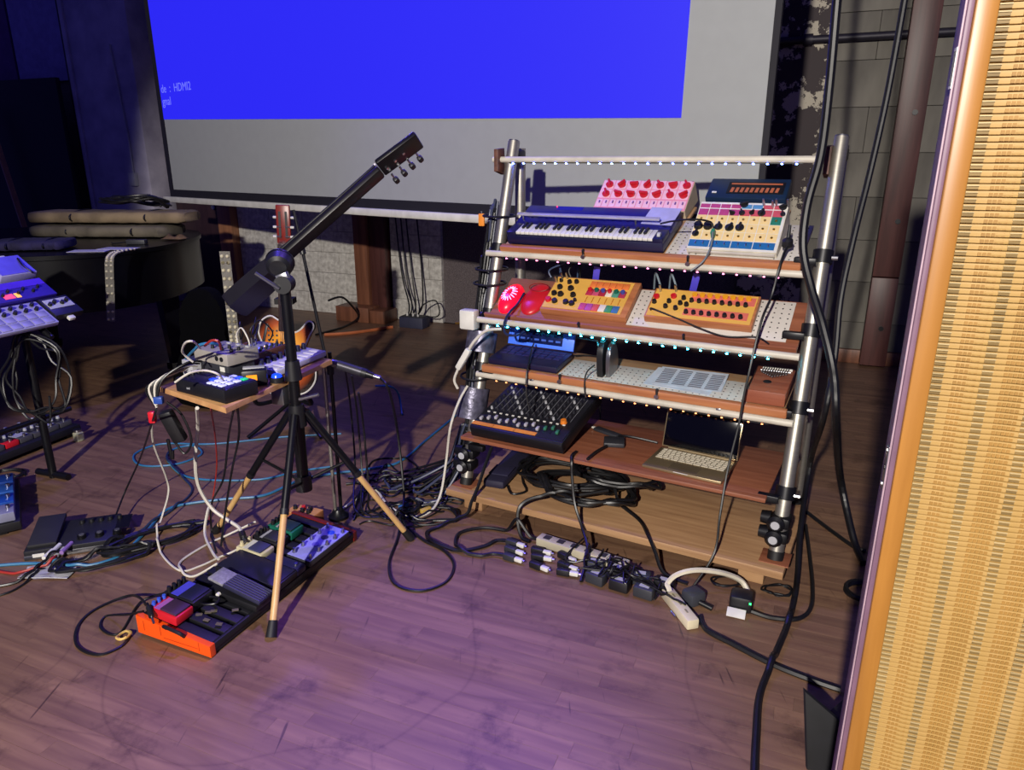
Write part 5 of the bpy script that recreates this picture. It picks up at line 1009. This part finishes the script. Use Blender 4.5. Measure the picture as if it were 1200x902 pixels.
cab('black_cable', 'black lead on guitar stand neck hanging behind table', CBL, [(300, 372, 0, 3.3), (296, 392, 0, 3.2), (303, 380, 0, 3.1), (298, 400, .80)], .004)
# -- between stand and rack
cab('black_cable', 'microphone cable falling in a big loop on floor', CBL, [(446, 443, 0, 2.62), (456, 458, 0, 2.6), (465, 500, .35), (472, 560, .12), (473, 590, .03), (466, 630), (456, 660), (463, 684), (492, 692), (522, 682), (532, 662), (520, 645), (495, 632), (470, 612)], .0055)
cab('blue_cable', 'short blue cable end behind microphone', CBU, [(440, 452, .18), (458, 453, .18), (467, 462, .1), (471, 484, .01), (472, 486)], .006)
cab('white_cable', 'white cable sweeping from rack post to pedalboard', CWH, [(548, 452, 0, 2.93), (538, 470, 0, 2.9), (528, 500, .37), (523, 540, .2), (516, 580, .06), (503, 600, .015), (480, 605), (455, 592), (442, 575), (432, 570), (420, 583), (400, 597)], .0055)
rnd = random.Random(77)
lbs = ['lying nearest the pedalboard', 'crossing under the microphone', 'beside the tripod foot', 'reaching the rack foot', 'behind the white sweep', 'below the blue cable', 'passing the mic stand base', 'ending by the rack plank']
for i in range(8):
    y0 = 545 + i * 9; pts = [(417 + rnd.uniform(-4, 8), 586 + i * 4)]
    for x in (440, 470, 500, 530): pts.append((x + rnd.uniform(-12, 12), y0 + rnd.uniform(-14, 16) + (x - 395) * (.06 - i * .02)))
    pts.append((545 + rnd.uniform(-6, 4), 560 + rnd.uniform(-30, 40)))
    cab('floor_cable', 'thin black floor cable ' + lbs[i], CBL, pts, rnd.choice((.0035, .0045, .005)))
for i, (x0, y0) in enumerate(((414, 470), (422, 480), (430, 500))):
    cab('floor_cable', ('black lead dropping from table to tangle by mic base', 'second black lead dropping from table to tangle', 'black lead running down by tripod pole')[i], CBL, [(x0 - 10, y0 - 40, .62), (x0 - 4, y0, .42), (x0 + 2, y0 + 70, .15), (416 + i * 9, 598, .02), (445 + i * 10, 606), (475, 600 + i * 10), (520, 590 + i * 9)], .0042)
for i, (cx, cy, rx, ry) in enumerate(((505, 605, .12, .08), (470, 600, .1, .06), (520, 575, .07, .09))):
    c = G(cx, cy); coil('cable_coil', ('loose black cable loops on floor left of rack', 'black cable loops between tripod foot and rack', 'small black cable loops at left rack foot')[i], CBL, (c.x, c.y, 0), rx, ry, 3, .0042, seed=60 + i, jit=.3, rz=i)
# orange cable at the back
cab('orange_cable', 'thick orange cable along floor near sleeper block', COR, [(380, 392), (410, 390), (440, 386), (452, 384), (460, 383)], .014)
cab('black_cable', 'black cable loop at foot of block wall', CBL, [(385, 352, .25), (400, 348, .3), (412, 358, .2), (420, 372, .05), (400, 384), (370, 392)], .01)
# -- cable bundle strapped to the left rack pole
t = thing('cable_loom', 'loom of black cables strapped along left rack pole', 'cable loom', RO, RA); rnd = random.Random(5)
LMI = (Matrix.Translation(RO) @ Matrix.Rotation(RA, 4, 'Z')).inverted()
for i in range(12):
    o_ = [(-.047 - .013 * (i % 3) + rnd.uniform(-.003, .003), pv(z) + .012 + .0132 * (i // 3) + rnd.uniform(-.003, .003) + (.042 if z < .36 else 0), z) for z in (1.28 - .04 * (i % 4), 1.1, .9, .7, .5, .35, .2)]; o_.append((-.11 - .03 * i, -.05 + .05 * (i % 4), .02)); o_.append((-.2 - .04 * i, -.1 + .06 * (i % 5), .006))
    tube('cable', CBL if i % 4 else mat('cable_slate', '#3a3f55', .4), t, [LMI @ q for q in settle([rk(*q) for q in o_], .006, ignore_obst=True)], .006, smooth=False)
for z in (1.22, 1.0, .94, .55): part('tie', a_tube(bm_new(), [(-.03 + .07 * math.cos(a), pv(z) + .015 + .07 * math.sin(a), z) for a in [2 * math.pi * k_ / 14 for k_ in range(14)]], .005, 5, True), BLK, t)
CRF = mat('grey_tape', '#5d5b6e', .35, .4, scale=40, var=.4, bump=.8)
for z0, z1 in ((.65, .735), (.37, .50)):
    part('tape_wrap', a_cyl(bm_new(), (-.031, pv(z0) + .015, z0), (-.031, pv(z1) + .015, z1), .066, .066, 18), CRF, t)
t = thing('orange_tag', 'small orange tag on left rack pole', 'tag', rk(-.116, pv(1.2) + .015, 1.2), RA); box('tag', mat('orange_tag', '#e08830', .5), t, (0, 0, 0), (.03, .012, .055), None, .005); cyl('ring', STL, t, (0, 0, .027), (0, 0, .037), .004)
t = thing('white_wall_wart', 'white square power adapter on left rack pole', 'adapter', rk(-.058, pv(.80) - .07, .80), RA); box('case', WHT, t, (0, 0, 0), (.075, .05, .085), None, .008); tube('lead', CWH, t, [(-.02, .02, -.02), (-.035, .06, -.03), (-.03, .085, -.06)], .005); cyl('barrel', BRS, t, (-.038, 0, -.02), (-.07, 0, -.024), .006)
t = thing('white_inline_adapter', 'white inline adapter with curved cable on rack pole', 'adapter', rk(-.04, pv(.62) - .095, .645), RA); part('case', a_box(bm_new(), (0, 0, 0), (.028, .028, .11), (0, R(32), 0), .008), WHT, t); tube('lead', CWH, t, [(.03, 0, .05), (.06, 0, .09), (.1, .02, .13), (.15, .06, .135)], .0065); tube('lead', CWH, t, [(-.03, 0, -.05), (-.05, 0, -.1), (-.04, .01, -.14)], .006)
# -- leads about the shelves
def rcab(name, label, m, pts, r=.0035, group=None, free=.035):
    o = tag(part(name, a_tube(bm_new(), [q - RO for q in settle([rk(*p) for p in pts], r, free=free)], r, 6, smooth=False), m, None), label, 'cable', group); o.location = RO; return o
rcab('patch_cable', 'black lead from keyboard synth to green plug on sequencer', CBL, [(.71, .30, 1.22), (.77, .26, 1.235), (.85, .25, 1.245), (.90, .285, 1.235), (.91, .29, 1.215)], .0038)
rcab('patch_cable', 'grey lead looping from green plug over shelf lip', mat('cable_grey', '#5c6670', .4), [(.912, .285, 1.20), (.915, .262, 1.15), (.9, .232, 1.10), (.86, .215, 1.062)], .0035)
rcab('patch_cable', 'black cable dangling from sequencer corner down past shelves', CBL, [(1.17, .34, 1.2), (1.175, .3, 1.165), (1.172, .25, 1.14), (1.166, .215, 1.09), (1.155, .195, 1.0), (1.14, .13, .92), (1.13, .075, .78), (1.12, .055, .66), (1.115, .04, .56), (1.1, .0, .4), (1.1, -.06, .25), (1.1, -.10, .12), (1.05, -.2, .01)], .0045)
t = thing('cable_plug', 'round black plug on cable at sequencer corner', 'plug', rk(1.172, .305, 1.172), RA); part('body', a_lathe(bm_new(), [(.012, -.02), (.019, -.012), (.019, .01), (.008, .018)], 16, Matrix.Rotation(R(20), 4, 'X')), BLK, t); cyl('strain_relief', BLK, t, (0, .004, .015), (0, .015, .06), .007, .005)
for i, (u, w0) in enumerate(((.285, .19), (.32, .2), (.25, .15))): rcab('patch_cable', ('slate patch lead arching off rainbow synth', 'thin patch lead rising from rainbow synth', 'dark patch lead at red box edge')[i], mat('cable_slate2', '#3a4a68', .4) if i != 1 else CBL, [(u, .18 + w0 * .85, .98), (u - .01, .18 + w0 * .86, 1.01), (u - .03 + .04 * i, .18 + w0 * .95, 1.04), (u + .06 * i - .06, .44, 1.0 + .02 * i), (u + .05 * i - .06, .48, .9)], .0038)
for i, u in enumerate((.722, .785)): rcab('patch_cable', ('grey patch lead arching at left of knob panel synth', 'grey patch lead arching over jacks of knob panel synth')[i], mat('cable_steel', '#7a8a94', .35), [(u, .325, .955), (u - .004, .315, .985), (u - .02, .32, 1.02), (u - .04, .36, 1.02), (u - .06, .42, .95)], .004)
rcab('patch_cable', 'dark blue lead bundle by the glowing dome', mat('cable_ink', '#1c2448', .4), [(.146, .26, .912), (.146, .2, .875), (.143, .135, .85), (.135, .108, .81), (.145, .1, .77), (.19, .11, .765), (.205, .15, .775)], .0055)
rcab('patch_cable', 'black lead curving from blue framed pad over shelf lip', CBL, [(.2, .25, .70), (.22, .19, .69), (.25, .11, .66), (.258, .07, .61), (.265, .06, .53), (.28, .06, .47)], .0038)
rcab('patch_cable', 'teal lit lead from blue framed pad to upright device', mat('cable_teal', '#4aa0a8', .4), [(.37, .33, .73), (.44, .3, .735), (.5, .22, .755), (.545, .12, .765)], .0035)
rcab('patch_cable', 'black lead from upright device over shelf lip', CBL, [(.53, .13, .68), (.51, .1, .655), (.51, .08, .61), (.52, .07, .56)], .003)
t = thing('computer_mouse', 'small dark mouse behind blue framed pad', 'mouse', rk(.5, .3, .655), RA + 1); part('shell', dome(.018, .035, .022), DGR, t); tube('lead', CBL, t, [(0, .03, .008), (-.03, .08, .006), (-.08, .1, .006)], .003)
rcab('patch_cable', 'thin dark lead hanging behind middle of third shelf', CBL, [(.66, .42, .98), (.655, .43, .85), (.65, .4, .74)], .004)
for i in range(5): rcab('patch_cable', 'thin lead hanging behind mixing desk number ' if False else ('thin lead rising behind left end of mixing desk', 'thin lead rising behind second channel of mixing desk', 'thin lead rising at middle of mixing desk', 'thin lead rising by red plug of mixing desk', 'thin lead rising at right end of mixing desk')[i], CBL, [(.06 + i * .08, .39, .52), (.065 + i * .08, .395, .56), (.05 + i * .085, .42, .60), (.05 + i * .09, .47, .55), (.06 + i * .09, .5, .3), (.06 + i * .09, .5, .13)], .004)
# -- heap of coiled cable under the fourth shelf
for i, (u, v, rx, ry, n_, z) in enumerate(((.40, .22, .22, .16, 6, .10), (.52, .12, .19, .15, 5, .105), (.60, .26, .17, .14, 4, .13))):
    c = rk(u, v, z); coil('cable_coil', ('broad black cable coil on base plank below mixing desk', 'black cable coil slumped at front of base plank', 'black cable coil on top of the base plank heap')[i], CBL, (c.x, c.y, c.z), rx, ry, n_, .0075, seed=80 + i, jit=.16, rz=RA, rise=.02)
rcab('power_cable', 'black power cable arching from coil over base plank edge', CBL, [(.62, .1, .17), (.5, .0, .16), (.38, -.05, .15), (.325, -.1, .12), (.325, -.125, .06), (.36, -.155, .01), (.40, -.165, .009)], .008)
rcab('power_cable', 'long black cable from dock adapter to power strip', CBL, [(.5, .04, .338), (.505, -.015, .3425), (.517, -.042, .325), (.525, -.052, .27), (.55, -.075, .17), (.6, -.115, .1), (.66, -.2, .06), (.69, -.33, .01)], .006)
rcab('power_cable', 'black cable lying diagonally across base plank', CBL, [(.58, .2, .13), (.66, .12, .115), (.78, .03, .109), (.85, -.075, .112), (.89, -.115, .08), (.94, -.15, .02), (1.03, -.16, .01)], .007)
rcab('power_cable', 'black cable loop hanging in front of left base plank', CBL, [(.115, .03, .285), (.112, -.03, .21), (.105, -.075, .135), (.1, -.115, .09), (.09, -.14, .04), (.04, -.2, .009), (.0, -.3, .008), (.1, -.37, .009), (.2, -.35, .009), (.26, -.28, .009), (.28, -.225, .011), (.318, -.211, .014)], .008)
rcab('power_cable', 'second black cable loop on floor before base plank', CBL, [(.432, -.148, .02), (.37, -.143, .012), (.28, -.135, .01), (.18, -.16, .01), (.12, -.24, .01), (.15, -.32, .01), (.2, -.36, .01), (.28, -.35, .01), (.32, -.318, .012), (.363, -.311, .014)], .007)
rcab('power_cable', 'small cable loop lying on left of base plank', CBL, [(.17, .2, .107), (.22, .12, .107), (.27, .05, .107), (.23, .0, .107), (.175, .06, .107)], .005)
t = thing('cable_pouch', 'long dark pouch lying on left of base plank', 'pouch', rk(.1, .22, .101), RA + R(8)); part('pouch', a_box(bm_new(), (0, 0, .02), (.1, .42, .04), None, .015), mat('ink_cloth', '#1a1730', .7), t); box('flap', mat('ink_cloth2', '#221f3c', .7), t, (0, -.1, .042), (.09, .1, .004), None, .001)
for i in range(6):
    pts = [(.6 + i * .05, -.1 - .02 * i, .045)]
    for k_ in range(5): pts.append((.62 + i * .05 + rnd.uniform(-.1, .14) + k_ * .03, -.16 - rnd.uniform(0, .18), .006 + rnd.uniform(0, .05)))
    rcab('tangle_lead', 'thin black lead tangled among the power bricks', CBL, pts, .0035, 'thin leads among the power bricks', 0.)
cab('white_power_cable', 'thick white cable arching from white power strip', mat('cable_ivory', '#cfc8b4', .45), [(784, 700, .025), (782, 686, .06), (792, 674, .1), (815, 668, .12), (845, 671, .1), (868, 680, .05), (877, 694, .02)], .0095)
cab('power_cable', 'thick black cable leaving white power strip toward wedge', CBL, [(820, 722, .02), (828, 738), (860, 755), (905, 778), (950, 796), (985, 808)], .009)
cab('power_cable', 'black cable bowing right from green light plug', CBL, [(880, 716, .02), (905, 724), (935, 725), (950, 712), (952, 685), (948, 645), (944, 615)], .0075)
cab('power_cable', 'black cable from rack foot toward woven panel', CBL, [(938, 594), (965, 615), (1000, 640), (1015, 645)], .008)
c = G(998, 697); coil('cable_coil', 'black cable loop peeking out beside woven panel', CBL, (c.x + .05, c.y, 0), .07, .06, 2, .008, seed=93, jit=.05)
for i, (x, y) in enumerate(((850, 684), (912, 694))): 
    c = G(x, y); coil('cable_coil', ('thin lead loops at base plank edge', 'thin lead loops at right rack foot')[i], CBL, (c.x, c.y, 0), .05, .035, 2, .0035, seed=95 + i, jit=.2)
# -- two thick cables hanging from above on the right
cab('hanging_cable', 'thick black cable hanging from ceiling past rack top', CBL, [(1030, -560, 0, 2.4), (1008, -300, 0, 2.37), (995, -140, 0, 2.35), (988, -60, 0, 2.35), (981, 0, 0, 2.35), (972, 100, 0, 2.35), (962, 180, 0, 2.35), (946, 240, 0, 2.35), (941, 290, 0, 2.33), (950, 335, 0, 2.28), (965, 385, 0, 2.2), (977, 440, 0, 2.14), (980, 500, 0, 2.14), (985, 560, .25), (1000, 630, .05), (1012, 660)], .0135, n=10)
cab('hanging_cable', 'thick black cable hanging before red timber post', CBL, [(1125, -500, 0, 2.55), (1098, -300, 0, 2.52), (1080, -140, 0, 2.5), (1070, -60, 0, 2.5), (1060, 0, 0, 2.5), (1040, 110, 0, 2.48), (1020, 200, 0, 2.45), (1000, 280, 0, 2.4), (985, 350, 0, 2.35), (978, 420, 0, 2.3), (965, 490, 0, 2.25), (950, 540, .3), (938, 620, .12), (934, 680, .02), (925, 725), (905, 775), (890, 815), (886, 860), (884, 905), (884, 960)], .0105, n=10)
# ================================================================ TALL WOVEN PANEL ON THE RIGHT
PXE = (1112 - 600) / 880; PY_ = 1.0; PANG = R(-19)
wp = thing('woven_panel', 'tall woven cane panel in honey coloured wooden frame', 'panel', (PXE * PY_, PY_, 0), PANG)
HON = wood('honey_wood', '#8f5f26', '#a87434', grain=(14, 14, 1), rough=.4); CAN = mat('cane_reed', '#a58449', .5, scale=30, stretch=(1, 1, 6), col2='#b4925a'); CAL = mat('cane_highlight', '#b09c72', .4, var=.15); CAD = mat('cane_dark', '#987238', .55, var=.12)
PHT = 2.05; PWD = .62; ST = .027
for x in (ST / 2, PWD - ST / 2): 
    s_ = box('stile', HON, wp, (x, .03, PHT / 2 + .02), (ST, .058, PHT), None, .003)
for z in (.06, PHT - .01): box('rail', HON, wp, (PWD / 2, .03, z), (PWD - 2 * ST, .058, .08), None, .003)
box('edge_strip', mat('mauve_edge', '#6f5366', .5), wp, (-.004, .031, PHT / 2 + .02), (.008, .052, PHT), None, .002); box('edge_bead', mat('pale_bead', '#9c8490', .5), wp, (-.009, .012, PHT / 2 + .02), (.003, .005, PHT), None, .001)
REED = .0088; W_ = PWD - 2 * ST; nr = int((PHT - .1) / REED); zc0 = .1
def reed_bm(bm):
    n = 22; A = []
    for i in range(n + 1):
        x = -W_ / 2 + W_ * i / n; yy = .0012 * math.sin(i * 2.1); A.append([bm.verts.new((x, yy + a, b)) for a, b in ((-.0026, -REED * .4), (-.0032, 0), (-.0026, REED * .4), (.002, REED * .48), (.002, -REED * .48))])
    for a, b in zip(A, A[1:]):
        for j in range(5): bm.faces.new((a[j], a[(j + 1) % 5], b[(j + 1) % 5], b[j]))
    return bm
for i in range(nr): inst('reed', 'reed', reed_bm, CAN, wp, (PWD / 2, .018, zc0 + (i + .5) * REED))
def many_boxes(L_):
    V, F = [], []
    for (cx, cy, cz), (sx, sy, sz) in L_:
        n0 = len(V); V += [(cx + a * sx / 2, cy + b * sy / 2, cz + c * sz / 2) for a in (-1, 1) for b in (-1, 1) for c in (-1, 1)]
        F += [tuple(n0 + k for k in f) for f in ((0, 1, 3, 2), (4, 6, 7, 5), (0, 4, 5, 1), (2, 3, 7, 6), (0, 2, 6, 4), (1, 5, 7, 3))]
    return V, F
def stuff_part(name, L_, m, parent, label):
    V, F = many_boxes(L_); me = bpy.data.meshes.new(name); me.from_pydata(V, [], F); me.materials.append(m); o = link(name, me, parent); o['kind'] = 'stuff'; o['label'] = label; return o
hilite = []; dark = []; olive = []; per = .061; x = ST + .0095
while x < PWD - ST - .01:
    for i in range(nr):
        z = zc0 + (i + .5) * REED; olive.append(((x, .0145, z - .0012), (.0135, .0016, REED * .42))); hilite.append(((x, .0143, z + .0022), (.0145, .002, REED * .2)))  # pale strips are painted highlights on top edges of the dashes
        for k_ in range(5): dark.append(((x + .023 + k_ * .0058, .0148, z - .0008), (.0046, .0012, REED * .55)))
    x += per
stuff_part('weft_highlight', hilite, CAL, wp, 'pale painted highlights above weft dashes'); stuff_part('olive_weft', olive, mat('cane_olive', '#7d6740', .35, var=.2), wp, 'olive brown weft dashes'); stuff_part('brown_weft', dark, CAD, wp, 'honey brown basket weave knots')
part('backing', a_box(bm_new(), (PWD / 2, .026, PHT / 2), (W_, .006, PHT - .1)), CAD, wp)
zt = 1.45 + (187 - 95) / 880 * 1.0; tg = box('label_tag', WHT, wp, (-.0108, .016, zt + .01), (.001, .014, .05), None, 0)
for i in range(3): box('tag_print', BLK, tg, (-.0115, .011 + i * .005, zt + .01), (.0004, .002, .042), None, 0)
zt = 1.45 - (560 - 187) / 880 * 1.02; lk = box('lock_plate', STL, wp, (-.0108, .018, zt - .02), (.002, .016, .07), None, .001)
for dz in (-.028, .028): cyl('screw', CHR, lk, (-.0115, .018, zt - .02 + dz), (-.0135, .018, zt - .02 + dz), .004, n=8)
cyl('keyhole', BLK, lk, (-.0115, .018, zt - .02), (-.0125, .018, zt - .02), .005, n=8)
bk_ = thing('folding_screen', 'dark grey folding screen leaf behind woven panel', 'folding screen', (PXE * PY_ + .042, PY_ + .085, 0), R(-19)); box('leaf', mat('dark_grey_leaf', '#2b2a33', .6), bk_, (.3, .02, .35), (.6, .03, .7), None, .004); box('edge', mat('grey_leaf_edge', '#3a3944', .6), bk_, (-.002, .02, .35), (.004, .028, .7), None, .001)
# black folded stand / wedge by its foot
wg = G(944, 897); t = thing('stage_wedge', 'black wedge shaped bag on floor beside woven panel', 'bag', (wg.x, wg.y, 0), R(-12)); BKC = mat('black_canvas', '#0a0a10', .75, scale=30, var=.3)
part('flap', a_prism(bm_new(), [(0, 0), (.11, 0), (.1, .1), (.075, .13), (-.02, .2)], (0, .02), Matrix.Rotation(R(76), 4, 'X'), .004), BKC, t); part('body', a_prism(bm_new(), [(.02, 0), (.17, 0), (.16, .15), (.125, .22), (.1, .12)], (-.12, -.03), Matrix.Rotation(R(90), 4, 'X'), .006), BKC, t); tube('strap', BKC, t, [(.12, .08, .2), (.125, .04, .25), (.14, .03, .17), (.13, .01, .02)], .007)
